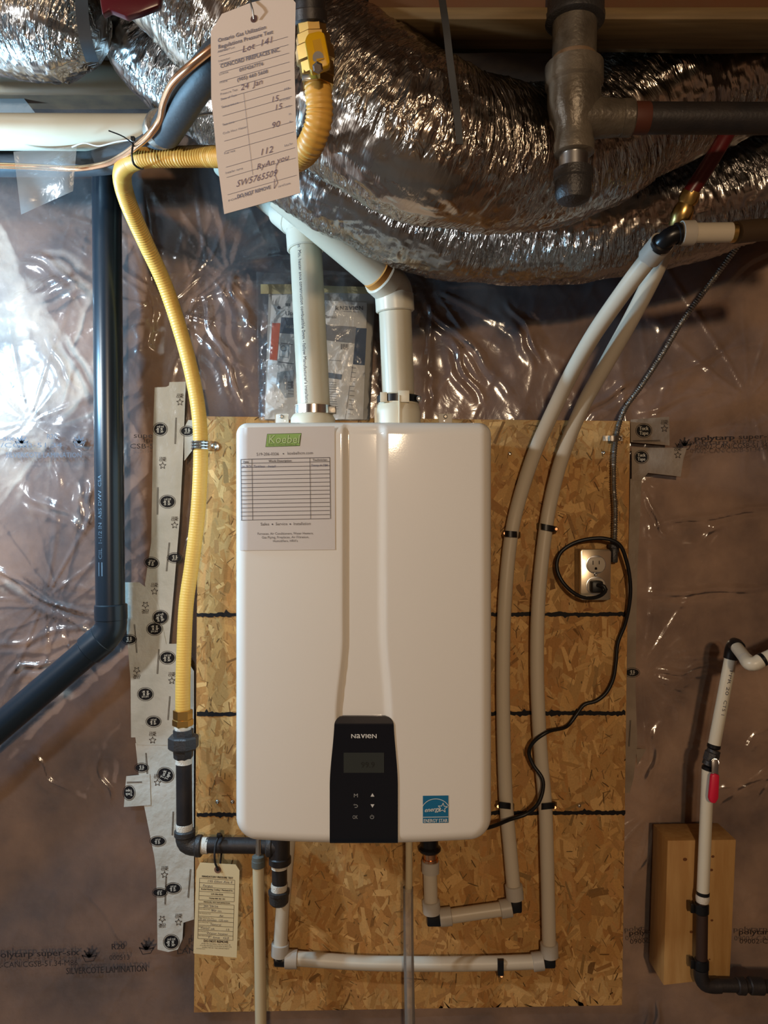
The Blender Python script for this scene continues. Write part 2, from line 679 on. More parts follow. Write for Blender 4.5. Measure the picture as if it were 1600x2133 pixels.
# clear vapour-barrier sheet with creases
xs = np.linspace(-1.35, 1.35, 720)
zs = np.linspace(0.15, 2.36, 580)
X, Z = np.meshgrid(xs, zs)
Y = 0.004 + 0.007 * (fbm(X * 3.5, Z * 3.5, 21, 3) - 0.5)
wx = X + 0.12 * fbm(X * 2.3, Z * 2.3, 40, 2)
wz = Z + 0.12 * fbm(X * 2.3 + 9, Z * 2.3, 41, 2)
Y -= 0.0032 * ridge(wx * 5 + wz * 2.2, wz * 2.6 - wx * 1.2, 60, 3)
Y -= 0.0018 * ridge(wx * 9 - wz * 6, wz * 5 + wx * 3, 70, 2, 9)
Y -= 0.0012 * ridge(wx * 16 + wz * 7, wz * 5 - wx * 4, 90, 2, 9)
for (ax, ay, k, amp, reach, seed) in [(1335, 1395, 17, 0.004, 0.35, 1), (1330, 990, 13, 0.004, 0.30, 2), (1360, 1690, 15, 0.003, 0.35, 3),
                                      (330, 1240, 15, 0.004, 0.32, 4), (900, 600, 11, 0.004, 0.40, 5), (1560, 830, 15, 0.004, 0.4, 6),
                                      (1640, 1560, 16, 0.004, 0.35, 7), (60, 880, 13, 0.004, 0.4, 8), (330, 640, 14, 0.0035, 0.4, 9),
                                      (90, 1250, 15, 0.004, 0.35, 10), (430, 560, 12, 0.0035, 0.3, 11)]:
    a = P(ax, ay, CAM_D)
    dx, dz = X - a.x, Z - a.z
    rr = np.hypot(dx, dz)
    an = np.arctan2(dz, dx)
    fan = np.maximum(0, np.sin(an * k + 3 * vnoise(an * 3 + 9, rr * 3, seed) + seed)) ** 6
    gate = vnoise(an * 2.2 + 7 * seed, rr * 0 + seed, seed + 5)
    Y -= amp * fan * gate * 1.6 * np.exp(-rr / reach) * np.clip(rr / 0.03, 0, 1)
CREASES = [((1345, 812), (1600, 690)), ((1330, 872), (1500, 788)), ((1375, 1374), (1640, 1356)), ((1362, 1396), (1500, 1388)), ((1365, 1404), (1520, 1412)), ((1400, 1442), (1445, 1500)),
           ((1345, 1102), (1640, 1046)), ((1340, 1244), (1620, 1212)), ((1400, 934), (1565, 846)), ((935, 690), (1010, 850)), ((868, 600), (1010, 770)), ((952, 676), (1030, 800)), ((890, 760), (905, 850)),
           ((288, 520), (335, 705)), ((300, 660), (325, 740)), ((-40, 1170), (205, 1300)), ((-40, 1345), (190, 1308)), ((40, 1010), (195, 1125)), ((10, 1400), (120, 1380)), ((180, 1000), (190, 1110)),
           ((150, 1830), (285, 1985)), ((60, 1560), (140, 1660)), ((200, 1560), (230, 1680)), ((1380, 1500), (1340, 1640)), ((1540, 1560), (1640, 1500)), ((1480, 1660), (1640, 1610)), ((1340, 1830), (1375, 1690)),
           ((1370, 2080), (1372, 2200)), ((700, 2125), (790, 2240)), ((1430, 640), (1640, 500)), ((1060, 620), (1130, 760)), ((1200, 880), (1330, 780)), ((1340, 1010), (1440, 960)), ((1345, 1040), (1400, 1130)),
           ((420, 600), (470, 760)), ((480, 560), (520, 700)), ((440, 700), (500, 840)), ((60, 520), (170, 600)), ((20, 640), (150, 560)), ((90, 700), (180, 820)), ((1480, 900), (1640, 860)), ((1420, 1140), (1520, 1090))]
for k, (ca, cb_) in enumerate(CREASES):
    a, b = P(*ca, CAM_D), P(*cb_, CAM_D)
    dx, dz = b.x - a.x, b.z - a.z
    L2 = dx * dx + dz * dz
    t = ((X - a.x) * dx + (Z - a.z) * dz) / L2
    wob_ = 0.006 * np.sin(t * 5 + k) + 0.004 * np.sin(t * 11 + 2 * k)
    dist = ((X - a.x) * dz - (Z - a.z) * dx) / math.sqrt(L2) + wob_
    prof = np.exp(-(dist / (0.0045 + 0.002 * (k % 3))) ** 2) + 0.6 * np.exp(-((dist - 0.022) / 0.010) ** 2)
    env = np.clip(np.minimum(t, 1 - t) * 4 + 0.05, 0, 1) * ((t > -0.02) & (t < 1.02))
    Y -= (0.0042 + 0.0012 * (k % 4)) * prof * env
Y = -0.0105 + np.logaddexp(0, (Y + 0.0105) / 0.0012) * 0.0012
SHEET_Y = Y
V, Fc = grid_mesh(X, Y, Z)
sheet = add('vapour_barrier_sheet', V, Fc, MT['poly'], wall, angle=None)


def sheet_print(name, items, material, d=CAM_D - 0.0112):
    p = Print()
    for it in items:
        p.text(*it[:4], **it[4])
    return p, name, material, d


def wall_words(lines, material, leaves=()):
    p = Print()
    for (s, x, y, h, kw) in lines:
        p.text(s, x, y, h, **kw)
    for (x, y, r) in leaves:
        for i in range(9):
            a = math.pi + math.pi * i / 8
            k = r * (1.0 if i % 2 == 0 else 0.55)
            p.line(x, y + r * 0.25, x + k * math.cos(a), y + k * math.sin(a), r * 0.22)
        p.path([(x - r, y - r * 0.1), (x - r * 0.5, y + r * 0.9), (x + r * 0.6, y + r * 0.75), (x + r * 1.1, y - r * 0.2)], 1.6)
    return p.build('printed_lettering', material, wall, at(CAM_D - 0.0115))


tl = -0.035
wall_words([
    ('polytarp super-six', 165, 1989, 19, dict(align='r', rot=tl, width=176, bold=0.5)),
    ('09002-CAN/CGSB-51.34-M86', 162, 2010, 17, dict(align='r', rot=tl, width=200)),
    ('R20', 246, 1977, 17, dict(width=28, rot=tl, bold=0.4)), ('000513', 249, 1999, 15, dict(width=42, rot=tl)),
    ('SILVERCOTE LAMINATION', 222, 2026, 19, dict(width=168, rot=tl, bold=0.3)),
    ('polytarp', 392, 1962, 17, dict(align='l', rot=tl, width=70)),
    ('LAMINAT', 368, 1987, 17, dict(align='l', rot=tl, width=90)),
], MT['inkfade'], [(186, 1990, 15), (305, 1974, 15)])
wall_words([
    ('polytarp', 1446, 918, 15, dict(align='l', rot=-0.03, width=84, bold=0.8)), ('super-six', 1538, 915, 15, dict(align='l', rot=-0.03, width=86, bold=0.2)),
    ('09002-CAN/CGSB-51.34-M86', 1448, 936, 14, dict(align='l', rot=-0.03, width=182)),
], MT['inkfade'], [(1426, 925, 14)])
wall_words([
    ('polytarp super-six', 1310, 1948, 15, dict(align='l', rot=-0.06, width=150, bold=0.3)), ('09002-CAN/CGSB', 1312, 1966, 14, dict(align='l', rot=-0.06, width=130)),
    ('polytarp super', 1538, 1946, 15, dict(align='l', width=130, bold=0.3)), ('09002-CAN/CGSB', 1540, 1965, 14, dict(align='l', width=130)),
], MT['inkfade'])
wall_words([
    ('polytarp super-six', -130, 918, 15, dict(align='l', width=160)), ('super-six', 278, 912, 15, dict(align='l', width=80)),
    ('09002-CAN/CGSB-51.34', -120, 932, 14, dict(align='l', width=250)), ('CSB-51.34', 270, 934, 14, dict(align='l', width=86)),
    ('SILVERCOTE LAMINATION', 12, 953, 15, dict(align='l', width=158)), ('R20', 108, 914, 14, dict(align='c')),
], MT['inkgrey'], [(45, 920, 13), (165, 920, 13)])

floor = structure(box('floor', (-2.6, -4.2, -0.08), (2.6, 0.1, 0.0), MT['concrete'], bevel=0))
ceil = structure(box('ceiling', (-2.6, -4.2, 2.36), (2.6, 0.1, 2.40), MT['subfloor'], bevel=0))
structure(box('wall_left', (-2.6, -4.2, 0), (-2.3, 0.1, 2.36), MT['sidewall'], bevel=0))
structure(box('wall_right', (2.3, -4.2, 0), (2.6, 0.1, 2.36), MT['sidewall'], bevel=0))
structure(box('wall_front', (-2.6, -4.3, 0), (2.6, -4.2, 2.36), MT['sidewall'], bevel=0))

yj, zb = -0.66, 2.128
t = thing('floor_joist', (1.1, yj, zb), 'pale wooden joist crossing the ceiling above the foil ducts', 'joist')
box('flange', (-0.02, yj, zb), (2.3, yj + 0.064, zb + 0.016), MT['joist'], t, 0.002)
box('web', (-0.02, yj + 0.012, zb + 0.016), (2.3, yj + 0.052, 2.36), MT['web'], t, 0)
# plastic-wrapped rim band behind the joist
n = 160
xs = np.linspace(-0.15, 1.6, n)
V, Fc = [], []
for i, x in enumerate(xs):
    w = 0.010 * (fbm(np.array(x * 9.0), np.array(2.0), 5, 3) - 0.5)
    for j, (yy, zz) in enumerate([(-0.594, 2.18), (-0.590, 2.150 + w), (-0.570, 2.138 + w), (-0.550, 2.150 + w), (-0.54, 2.22)]):
        V.append((x, yy + w * 0.6, zz))
for i in range(n - 1):
    for j in range(4):
        Fc.append((i * 5 + j, (i + 1) * 5 + j, (i + 1) * 5 + j + 1, i * 5 + j + 1))
tag(add('plastic_wrap', V, Fc, mat('olive_film', C(84, 72, 46), 0.35, spec=0.5, bump=(40, 0.3)), angle=None),
    'sagging translucent plastic wrap tucked behind the pale wooden joist', 'plastic wrap')

# lamps that light the place, plus one added side fill
for nm, loc, r, colr, stren in LAMPS:
    loc = Vector(loc)
    if nm == 'work':
        t = thing('work_lamp', loc, 'bare bluish bulb hanging on a cord beside the plastic sheeting', 'lamp')
    elif nm == 'side':
        t = thing('side_fill_lamp', loc, 'added bare white fill bulb hanging from the ceiling to one side of the heater', 'lamp')
    else:
        t = thing('ceiling_lamp', loc, 'bare warm bulb in a ceiling socket behind the photographer', 'lamp')
    ld = bpy.data.lights.new('bulb_light', 'POINT')
    ld.color = colr
    ld.energy = stren * 4 * math.pi ** 2 * r * r
    ld.shadow_soft_size = r
    lo_ = bpy.data.objects.new('bulb_light', ld)
    COL.objects.link(lo_)
    lo_.parent = t
    em = MT['bulbglass']
    r *= 1.2
    lathe('bulb', loc + Vector((0, 0, -r * 1.1)), loc + Vector((0, 0, r)),
          [(0, r * 0.05), (r * 0.12, r * 0.5), (r * 0.5, r * 0.86), (r * 1.0, r), (r * 1.5, r * 0.9), (r * 2.0, r * 0.62), (r * 2.4, r * 0.42)], em, t, 20)
    lathe('socket', loc + Vector((0, 0, r * 1.32)), loc + Vector((0, 0, r * 3)), [(0, r * 0.5), (r * 0.9, r * 0.5), (r * 1.3, r * 0.3)], MT['socket'], t, 16)
    tube('cord', [loc + Vector((0, 0, r * 2.4)), Vector((loc.x, loc.y, 2.358))], 0.004, MT['rubber'], t, 8, straight=True)

# ================================================================== OSB BACKING BOARD
DO = 1.618
osb_c = [P(413, 867, DO), P(1313, 877, DO), P(1296, 2094, DO), P(404, 2109, DO)]
board = thing('backing_board', P(850, 2105, DO), 'tan oriented-strand board fixed behind the water heater', 'board')
slab('core_panel', [(p.x, p.z) for p in osb_c], DO - CAM_D, DO - CAM_D + 0.0105, MT['osb_core'], board)


def osb_pt(a, b):
    top = osb_c[0].lerp(osb_c[1], a)
    bot = osb_c[3].lerp(osb_c[2], a)
    return top.lerp(bot, b)


V, Fc, TN = [], [], []
tones = [C(204, 160, 100), C(194, 148, 88), C(210, 168, 108), C(186, 138, 80), C(198, 154, 94), C(190, 142, 86), C(178, 128, 72)]
NFL = 9000
x0, x1, z0, z1 = osb_c[3].x, osb_c[1].x, osb_c[3].z, osb_c[0].z
for i in range(NFL):
    cx, cz = random.uniform(x0, x1), random.uniform(z0, z1)
    fr = i / NFL
    if fr < 0.40:
        l, w = random.uniform(0.045, 0.12), random.uniform(0.014, 0.034)
    elif fr < 0.62:
        l, w = random.uniform(0.018, 0.055), random.uniform(0.004, 0.014)
    else:
        l, w = random.uniform(0.004, 0.024), random.uniform(0.0008, 0.0030)
    an = random.gauss(math.pi / 2, 0.55) if random.random() < 0.72 else random.uniform(0, math.pi)
    c, s = math.cos(an), math.sin(an)
    pts = []
    for (a, b) in [(-.5, -.35), (-.42, .5), (.1, .5 * random.uniform(.6, 1.2)), (.5, .3), (.46, -.5), (0, -.5 * random.uniform(.6, 1.2))]:
        a = a * l * random.uniform(.8, 1.15)
        b = b * w * random.uniform(.7, 1.2)
        px_, pz_ = cx + a * c - b * s, cz + a * s + b * c
        lx = x0 + (z1 - pz_) * 0 + 0.001
        t_ = (z1 - pz_) / (z1 - z0)
        L_ = osb_c[0].x + (osb_c[3].x - osb_c[0].x) * min(1, t_ * 1.0)
        R_ = osb_c[1].x + (osb_c[2].x - osb_c[1].x) * t_
        a_ = (px_ - L_) / (R_ - L_)
        T_ = osb_c[0].z + (osb_c[1].z - osb_c[0].z) * a_
        B_ = osb_c[3].z + (osb_c[2].z - osb_c[3].z) * a_
        pts.append((min(max(px_, L_ + 0.0005), R_ - 0.0005), min(max(pz_, B_ + 0.0005), T_ - 0.0005)))
    y = DO - CAM_D - 0.0001 - 0.0011 * fr
    b0 = len(V)
    V += [(p[0], y, p[1]) for p in pts]
    Fc.append(tuple(range(b0, b0 + 6)))
    tc_ = np.array(random.choice(tones))
    k = random.uniform(0.80, 1.13)
    if 0.40 < fr < 0.62 and random.random() < 0.08:
        k *= 0.55
    if fr > 0.62:
        k *= random.choice([0.30, 0.5, 0.62, 0.75, 0.85, 1.12])
    tc_[:3] *= k
    TN += [tc_] * 6
st = add('wood_strands', V, Fc, MT['strand'], board, smooth=False, tones=TN)
st['kind'] = 'stuff'
st['label'] = 'pressed wood strands in tan and brown tones'

# brushed black guide lines across the board
for yl, yr in ((1281, 1280), (1488, 1486), (1697, 1693)):
    V, Fc = [], []
    n = 220
    for i in range(n + 1):
        u = i / n
        x = 410 + (1303 - 410) * u
        yy = yl + (yr - yl) * u
        w = 2.4 + 3.4 * float(fbm(np.array(x * 0.03), np.array(yl * 1.0), 3, 2)) + random.uniform(-1.2, 1.6) + (random.random() < 0.08) * random.uniform(2, 7)
        w2 = 3.6 + random.uniform(-1.4, 1.6) + (random.random() < 0.05) * random.uniform(2, 5)
        V.append(P(x, yy - w, DO - 0.0016))
        V.append(P(x, yy + w2, DO - 0.0016))
    for i in range(n):
        Fc.append((2 * i, 2 * i + 1, 2 * i + 3, 2 * i + 2))
    add('guide_line', V, Fc, MT['ink'], board, smooth=False)


def screw(px, py, d, r, parent, material='steel'):
    a = P(px, py, d)
    o = lathe('screw', a + Vector((0, 0.002, 0)), a + Vector((0, -0.004, 0)), [(0, r), (0.003, r), (0.0045, r * 0.75), (0.005, r * 0.45), (0.0042, r * 0.25)], MT[material], parent, 14)
    return o


for (sx_, sy_) in [(1062, 945), (1257, 943), (1207, 1678), (453, 1670), (484, 1670)]:
    screw(sx_, sy_, DO - 0.001, 0.0042, board, 'steel' if sx_ > 600 else 'dull')

# ================================================================== WATER HEATER
DH = 1.285
YF = DH - CAM_D
UL, UR, VT, VB = 485.5, 1028.0, 877.0, 1760.0


def hx(u):
    return (u - 800.0) / F * DH


def hz(v):
    return CAM_Z - (v - 1066.5) / F * DH


def h_bottom(u):
    t = (u - 757) / 272.0
    return 1765.0 - 7.0 * t * t


def h_edge_dist(u, v):
    """distance in px inside the rounded outline"""
    vb = h_bottom(u)
    cx_ = (UL + UR) / 2
    hw = (UR - UL) / 2
    du = hw - abs(u - cx_)
    dt, db = v - VT, vb - v
    if dt < db:
        r, dv = 26.0, dt
    else:
        r, dv = 46.0, db
    if du < r and dv < r:
        return r - math.hypot(r - du, r - dv)
    return min(du, dv)


def sstep(a, b, x):
    t = min(1.0, max(0.0, (x - a) / (b - a)))
    return t * t * (3 - 2 * t)


def chan_l(v):
    return 713.0 - 14.0 * sstep(1330, 1500, v) - 10.0 * sstep(1490, 1640, v)


def chan_r(v):
    return 806.0 + 12.0 * sstep(1300, 1500, v) + 9.0 * sstep(1490, 1640, v)


def heater_y(u, v):
    dist = max(0.0, h_edge_dist(u, v))
    R = 27.0
    y = 0.0
    if dist < R:
        k = R - dist
        y += (R - math.sqrt(max(0.0, R * R - k * k))) / F * DH
    t = (u - 757) / 272.0
    y += 0.007 * t * t
    rec = sstep(chan_l(v), chan_l(v) + 10, u) * (1 - sstep(chan_r(v) - 19, chan_r(v), u))
    rec *= sstep(0, 22, dist)
    y += 0.0065 * rec
    return YF + y


heater = thing('water_heater', (hx(757), -0.19, hz(1765)), 'white tankless water heater with black control panel mounted on the board', 'water heater')
us = []
for u in np.linspace(-1, 1, 171):
    us.append(math.sin(u * math.pi / 2) * 0.35 + u * 0.65)
vs_ = np.concatenate([np.linspace(0, 0.045, 26)[:-1], np.linspace(0.045, 0.93, 120)[:-1], np.linspace(0.93, 1, 34)])
# extra columns where the channel edges run
V, Fc = [], []
rows = []
extra = []
for vv in vs_:
    row = []
    vt0 = VT + vv * (VB - VT)
    # half width of outline at this height
    rT, rB = 26.0, 46.0
    hw = (UR - UL) / 2
    if vt0 - VT < rT:
        k = rT - (vt0 - VT)
        hw -= rT - math.sqrt(max(0, rT * rT - k * k))
    elif VB - vt0 < rB:
        k = rB - (VB - vt0)
        hw -= rB - math.sqrt(max(0, rB * rB - k * k))
    fixed = [-1.0]
    cols = sorted(set(us))
    for uu in cols:
        u = (UL + UR) / 2 + uu * hw
        b = (h_bottom(u) - VB) * sstep(0.6, 1.0, vv)
        v = vt0 + b
        row.append(len(V))
        V.append((hx(u), heater_y(u, v), hz(v)))
    rows.append(row)
for r0, r1 in zip(rows[:-1], rows[1:]):
    for i in range(len(r0) - 1):
        Fc.append((r0[i], r1[i], r1[i + 1], r0[i + 1]))
# side skirt back to the board
loop = rows[0][:] + [r[-1] for r in rows[1:-1]] + rows[-1][::-1] + [r[0] for r in rows[1:-1]][::-1]
back = []
for i in loop:
    x, y, z = V[i]
    back.append(len(V))
    V.append((x, DO - CAM_D - 0.001, z))
L_ = len(loop)
for i in range(L_):
    j = (i + 1) % L_
    Fc.append((loop[i], loop[j], back[j], back[i]))
Fc.append(tuple(back))
casing = add('casing', V, Fc, MT['enamel'], heater, angle=60)


def hmap(lift):
    return lambda u, v: Vector((hx(u), heater_y(u, v) - lift, hz(v)))


# black control panel
V, Fc = [], []
rows_v = list(np.linspace(1492, 1516, 13)) + list(np.linspace(1520, 1762, 40))
cols = 28


def cp_lr(v):
    l, r = chan_l(v) - 2, chan_r(v) + 2
    c = max(0.0, 18 - (v - 1492))
    ins = 18 - math.sqrt(max(0, 18 * 18 - c * c))
    return l + ins, r - ins


def cp_y(u, v):
    return YF + 0.0005 + (heater_y(757, v) - YF - 0.0065 if v > 1700 else 0.0) - 0.0028


def cpy(v):
    e = max(0.0, 1762 - v)
    k = max(0.0, 14 - e)
    return YF - 0.0012 + (14 - math.sqrt(max(0.0, 196 - k * k))) / F * DH + 0.0018 * max(0.0, 1 - (v - 1492) / 16.0)


for v in rows_v:
    l, r = cp_lr(v)
    for c_ in range(cols + 1):
        t = c_ / cols
        V.append((hx(l + (r - l) * t), cpy(v), hz(v)))
nr = len(rows_v)
for i in range(nr - 1):
    for j in range(cols):
        a = i * (cols + 1) + j
        Fc.append((a, a + cols + 1, a + cols + 2, a + 1))
edge = [j for j in range(cols + 1)] + [i * (cols + 1) + cols for i in range(1, nr)] + [(nr - 1) * (cols + 1) + j for j in range(cols - 1, -1, -1)] + [i * (cols + 1) for i in range(nr - 2, 0, -1)]
b0 = len(V)
for i in edge:
    x, y, z = V[i]
    V.append((x, y + 0.012, z))
for k in range(len(edge)):
    k2 = (k + 1) % len(edge)
    Fc.append((edge[k], edge[k2], b0 + k2, b0 + k))
cpanel = add('control_panel', V, Fc, MT['panel'], heater, angle=50)


def cmap(lift):
    return lambda u, v: Vector((hx(u), cpy(v) - lift, hz(v)))


p = Print()
p.rect(716, 1567, 800, 1609)
p.build('display', MT['screen'], cpanel, cmap(0.0005))
p = Print()
p.text('99.9', 766, 1598, 17)
p.build('display_digits', mat('lcd_digit', C(34, 36, 35), 0.3), cpanel, cmap(0.0009))
p = Print()
def brand(p, spans, base, h):
    for ch, xa, xb in spans:
        v_, f_, wid = text_geo(ch)
        lo, hi = min(a for a, _ in v_), max(a for a, _ in v_)
        bt, tp_ = min(b for _, b in v_), max(b for _, b in v_)
        for k in (-0.25, 0.25):
            b = len(p.v)
            p.v += [(xa + k + (a - lo) / (hi - lo) * (xb - xa), base - (g - bt) / (tp_ - bt) * h, 0.00015 if k > 0 else 0.0) for a, g in v_]
            p.f += [tuple(i + b for i in q) for q in f_]


brand(p, (('N', 732, 741), ('a', 742.8, 750.8), ('v', 752, 760.5), ('I', 762, 763.6), ('e', 765.2, 773.5), ('N', 775.3, 784.5)), 1537, 8.6)
p.build('brand_lettering', MT['white_print'], cpanel, cmap(0.0006))
for kind, x, y in (('M', 741, 1660), ('up', 776, 1655), ('back', 741, 1678), ('down', 776, 1678), ('OK', 740, 1705), ('power', 775, 1701)):
    p = Print()
    if kind in ('M', 'OK'):
        p.text(kind, x, y, 11, width=9 if kind == 'M' else 11)
    elif kind == 'up':
        p.face([(x - 4, y + 3.5), (x, y - 3.5), (x + 4, y + 3.5)])
    elif kind == 'down':
        p.face([(x - 4, y - 3.5), (x + 4, y - 3.5), (x, y + 3.5)])
    elif kind == 'back':
        p.path([(x - 4, y - 2.5), (x + 2, y - 2.5), (x + 4, y - 0.5), (x + 4, y + 1), (x + 2, y + 3), (x - 2, y + 3)], 1.3)
        p.face([(x - 5, y - 2.5), (x - 2.2, y - 4.5), (x - 2.2, y - 0.5)])
    else:
        p.oval(x, y, 4.2, 4.2, 20, ring=1.1, a0=-math.pi / 2 + 0.6, a1=1.5 * math.pi - 0.6)
        p.line(x, y - 5, x, y - 0.5, 1.2)
    p.build('button_icon', MT['white_print' if kind in ('up', 'down') else 'grey_print'], cpanel, cmap(0.0006))

# blue energy label
p = Print()
for i in range(6):
    p.rect(881 + 53.5 / 6 * i, 1658, 881 + 53.5 / 6 * (i + 1), 1715)
lab = p.build('energy_label', MT['esblue'], heater, hmap(0.0006))
p = Print()
p.oval(907.5, 1690, 30, 26, 24, ring=1.3, a0=math.pi + 0.42, a1=2 * math.pi - 0.42)
p.line(881.5, 1702.5, 934, 1702.5, 1.4, 4)
p.star(922.5, 1683.5, 10.5, 1.4, 0.1)
p.text('energy', 884, 1692, 13, align='l', shear=0.35, width=33, rot=-0.08, bold=0.3)
p.text('ENERGY STAR', 907.5, 1713.5, 10.5, width=50, bold=0.2)
p.build('label_lettering', MT['white_print'], lab, hmap(0.0011))

# mounting tabs on top
for u in (587, 928):
    a = P(u, 868, 1.46)
    s_ = box('mounting_tab', (a.x - 0.013, a.y, a.z - 0.02), (a.x + 0.013, a.y + 0.003, a.z + 0.006), MT['enamel'], heater, 0.003)
    lathe('tab_screw', a + Vector((0.0, 0.001, 0)), a + Vector((0.0, -0.004, 0)), [(0, 0.004), (0.003, 0.004), (0.0045, 0.0025)], MT['dull'], s_, 12)

# ------------------------------------------------ service record sheet on the front
sheet_o = thing('service_sheet', hmap(0.0)(596, 1146), 'white service record sheet with green logo stuck on the heater front', 'paper sheet')
V, Fc = [], []
nu, nv = 64, 30
for j in range(nv + 1):
    for i in range(nu + 1):
        u = 496.5 + (697 - 496.5) * i / nu + 1.2 * j / nv
        v = 890 + (1147 - 890) * j / nv - 2.2 * i / nu
        y = YF + 0.007 * ((u - 757) / 272) ** 2 - 0.0012
        V.append((hx(u), y if u > 512 else max(y, heater_y(u, v) - 0.0009), hz(v)))
for j in range(nv):
    for i in range(nu):
        a = j * (nu + 1) + i
        Fc.append((a, a + nu + 1, a + nu + 2, a + 1))
paper = add('paper', V, Fc, MT['paper'], sheet_o, angle=None)


def smap(lift):
    def f(u, v):
        y = YF + 0.007 * ((u - 757) / 272) ** 2 - 0.0012
        if u <= 512:
            y = max(y, heater_y(u, v) - 0.0009)
        return Vector((hx(u), y - lift, hz(v)))
    return f


p = Print()
p.face([(556, 903.5), (628, 902), (624.5, 929), (552.5, 931)])
p.build('logo', MT['greendk'], sheet_o, smap(0.0004))
p = Print()
p.face([(557, 904.5), (627, 903), (623.8, 928), (553.5, 930)])
p.build('logo', MT['green'], sheet_o, smap(0.0006))
p = Print()
p.text('Koebel', 590, 923.5, 25, width=66, shear=0.12, bold=0.9)
p.text('HEATING, COOLING & MECHANICAL INC.', 589, 928, 4.2, width=62)
p.build('logo_lettering', MT['greendk'], sheet_o, smap(0.0008))
p = Print()
p.text('Koebel', 590.2, 923, 24.5, width=65.4, shear=0.12, bold=0.25)
p.build('logo_lettering', mat('logo_pale', C(182, 204, 140), 0.6), sheet_o, smap(0.0010))
p = Print()
tr = -0.018
p.text('519-206-0336', 557, 948.5, 8.6, width=47, rot=tr)
p.oval(590, 945, 1.4, 1.4, 10)
p.text('koebelhcm.com', 625, 946.5, 8.6, width=53, rot=tr)


def row_y(v, u):
    return v - (u - 500) * 0.018


for k in range(16):
    v = 956.5 + k * (1083.5 - 956.5) / 15
    if k == 15:
        v = 1083.5
    p.line(500, row_y(v, 500), 687, row_y(v, 687), 1.0 if k else 1.2, 48)
for u in (500, 524, 645.5, 687):
    p.line(u, row_y(956, u), u + 1.5, row_y(1084, u), 1.2 if u in (500, 687) else 1.0, 4)
p.text('Date', 511, 963.5, 6, rot=tr, bold=0.15)
p.text('Work Description', 583, 962, 6.6, rot=tr, width=48, bold=0.15)
p.text('Technician', 666, 960, 6.4, rot=tr, width=30, bold=0.15)
p.text('Sales', 551, 1094.5, 8.4, rot=tr, width=18)
p.text('Service', 586, 1094, 8.4, rot=tr, width=25)
p.text('Installation', 629, 1093.5, 8.4, rot=tr, width=36)
p.oval(567, 1092, 1.6, 1.6, 10)
p.oval(604.5, 1091.7, 1.6, 1.6, 10)
p.text('Furnaces, Air Conditioners, Water Heaters,', 594, 1113.5, 7, rot=tr * 0.6, width=117)
p.text('Gas Piping, Fireplaces, Air Filtration,', 594, 1121.3, 7, rot=tr * 0.6, width=99)
p.text("Humidifiers, HRV's", 594, 1129, 7, rot=tr * 0.6, width=52)
p.build('form_lettering', MT['inkgrey'], sheet_o, smap(0.0007))
for wd, u, v, w in (('Jan 28/26', 502, 973.5, 20), ('Tankless   Install', 526, 973.5, 47), ('Tommy H 7784', 647, 971.5, 35)):
    p = Print()
    p.text(wd, u, v, 7, align='l', width=w, shear=0.3)
    p.build('handwritten_entry', MT['inkblue'], sheet_o, smap(0.0007))

# ------------------------------------------------ vent collars on the heater
DV = 1.43
zt = hz(877)


def vert_collar(uc, r, ztop):
    a = Vector(((uc - 800) / F * DV, DV - CAM_D, zt - 0.002))
    return a


lc = P(652, 872, DV)
lc.z = zt - 0.001
c1 = lathe('intake_collar', lc, lc + Vector((0, 0, 1)), [(0, 0.042), (0.022, 0.041), (0.029, 0.037), (0.031, 0.0340), (0.047, 0.0335), (0.048, 0.0310)], MT['collar'], heater, 32)
zc = P(655, 855, DV).z
c1b = lathe('hose_clamp', Vector((lc.x + 0.002, lc.y, zc - 0.008)), Vector((lc.x + 0.002, lc.y, zc + 1)), [(0, 0.0335), (0.0005, 0.0362), (0.0155, 0.0362), (0.016, 0.0335)], MT['steel'], c1, 32)
box('clamp_screw', (lc.x + 0.027, lc.y - 0.022, zc - 0.008), (lc.x + 0.044, lc.y - 0.008, zc + 0.006), MT['dull'], c1, 0.002)
rc = P(829, 872, DV)
rc.z = zt - 0.001
zz = [P(829, y, DV).z - rc.z for y in (860, 846, 843, 826, 822)]
c2 = lathe('exhaust_collar', rc, rc + Vector((0, 0, 1)), [(0, 0.042), (zz[0], 0.042), (zz[1], 0.040), (zz[2], 0.0375), (zz[3], 0.0370), (zz[4], 0.0315)], MT['collar'], heater, 32)
for dx, w in ((-0.040, 0.007), (0.034, 0.008), (0.002, 0.003)):
    box('rib', (rc.x + dx - w / 2, rc.y - 0.044 if abs(dx) < 0.02 else rc.y - 0.012, rc.z), (rc.x + dx + w / 2, rc.y + 0.01, rc.z + zz[1] + (0.014 if abs(dx) < 0.02 else -0.004)), MT['collar'], c2, 0.001)
zk = P(829, 833, DV).z
lathe('clamp_band', Vector((rc.x, rc.y, zk - 0.007)), Vector((rc.x, rc.y, zk + 1)), [(0, 0.0360), (0.0006, 0.0392), (0.0135, 0.0392), (0.014, 0.036)], MT['blackplastic'], c2, 32)
box('clamp_window', (rc.x - 0.033, rc.y - 0.0365, zk - 0.009), (rc.x - 0.020, rc.y - 0.028, zk + 0.009), MT['collar'], c2, 0.001)
box('clamp_window', (rc.x + 0.000, rc.y - 0.0425, zk - 0.010), (rc.x + 0.020, rc.y - 0.036, zk + 0.011), MT['collar'], c2, 0.001)
lathe('clamp_screw', Vector((rc.x + 0.038, rc.y - 0.014, zk - 0.001)), Vector((rc.x + 0.038, rc.y - 0.03, zk - 0.001)), [(0, 0.005), (0.012, 0.005), (0.013, 0.003)], MT['zinc'], c2, 12)

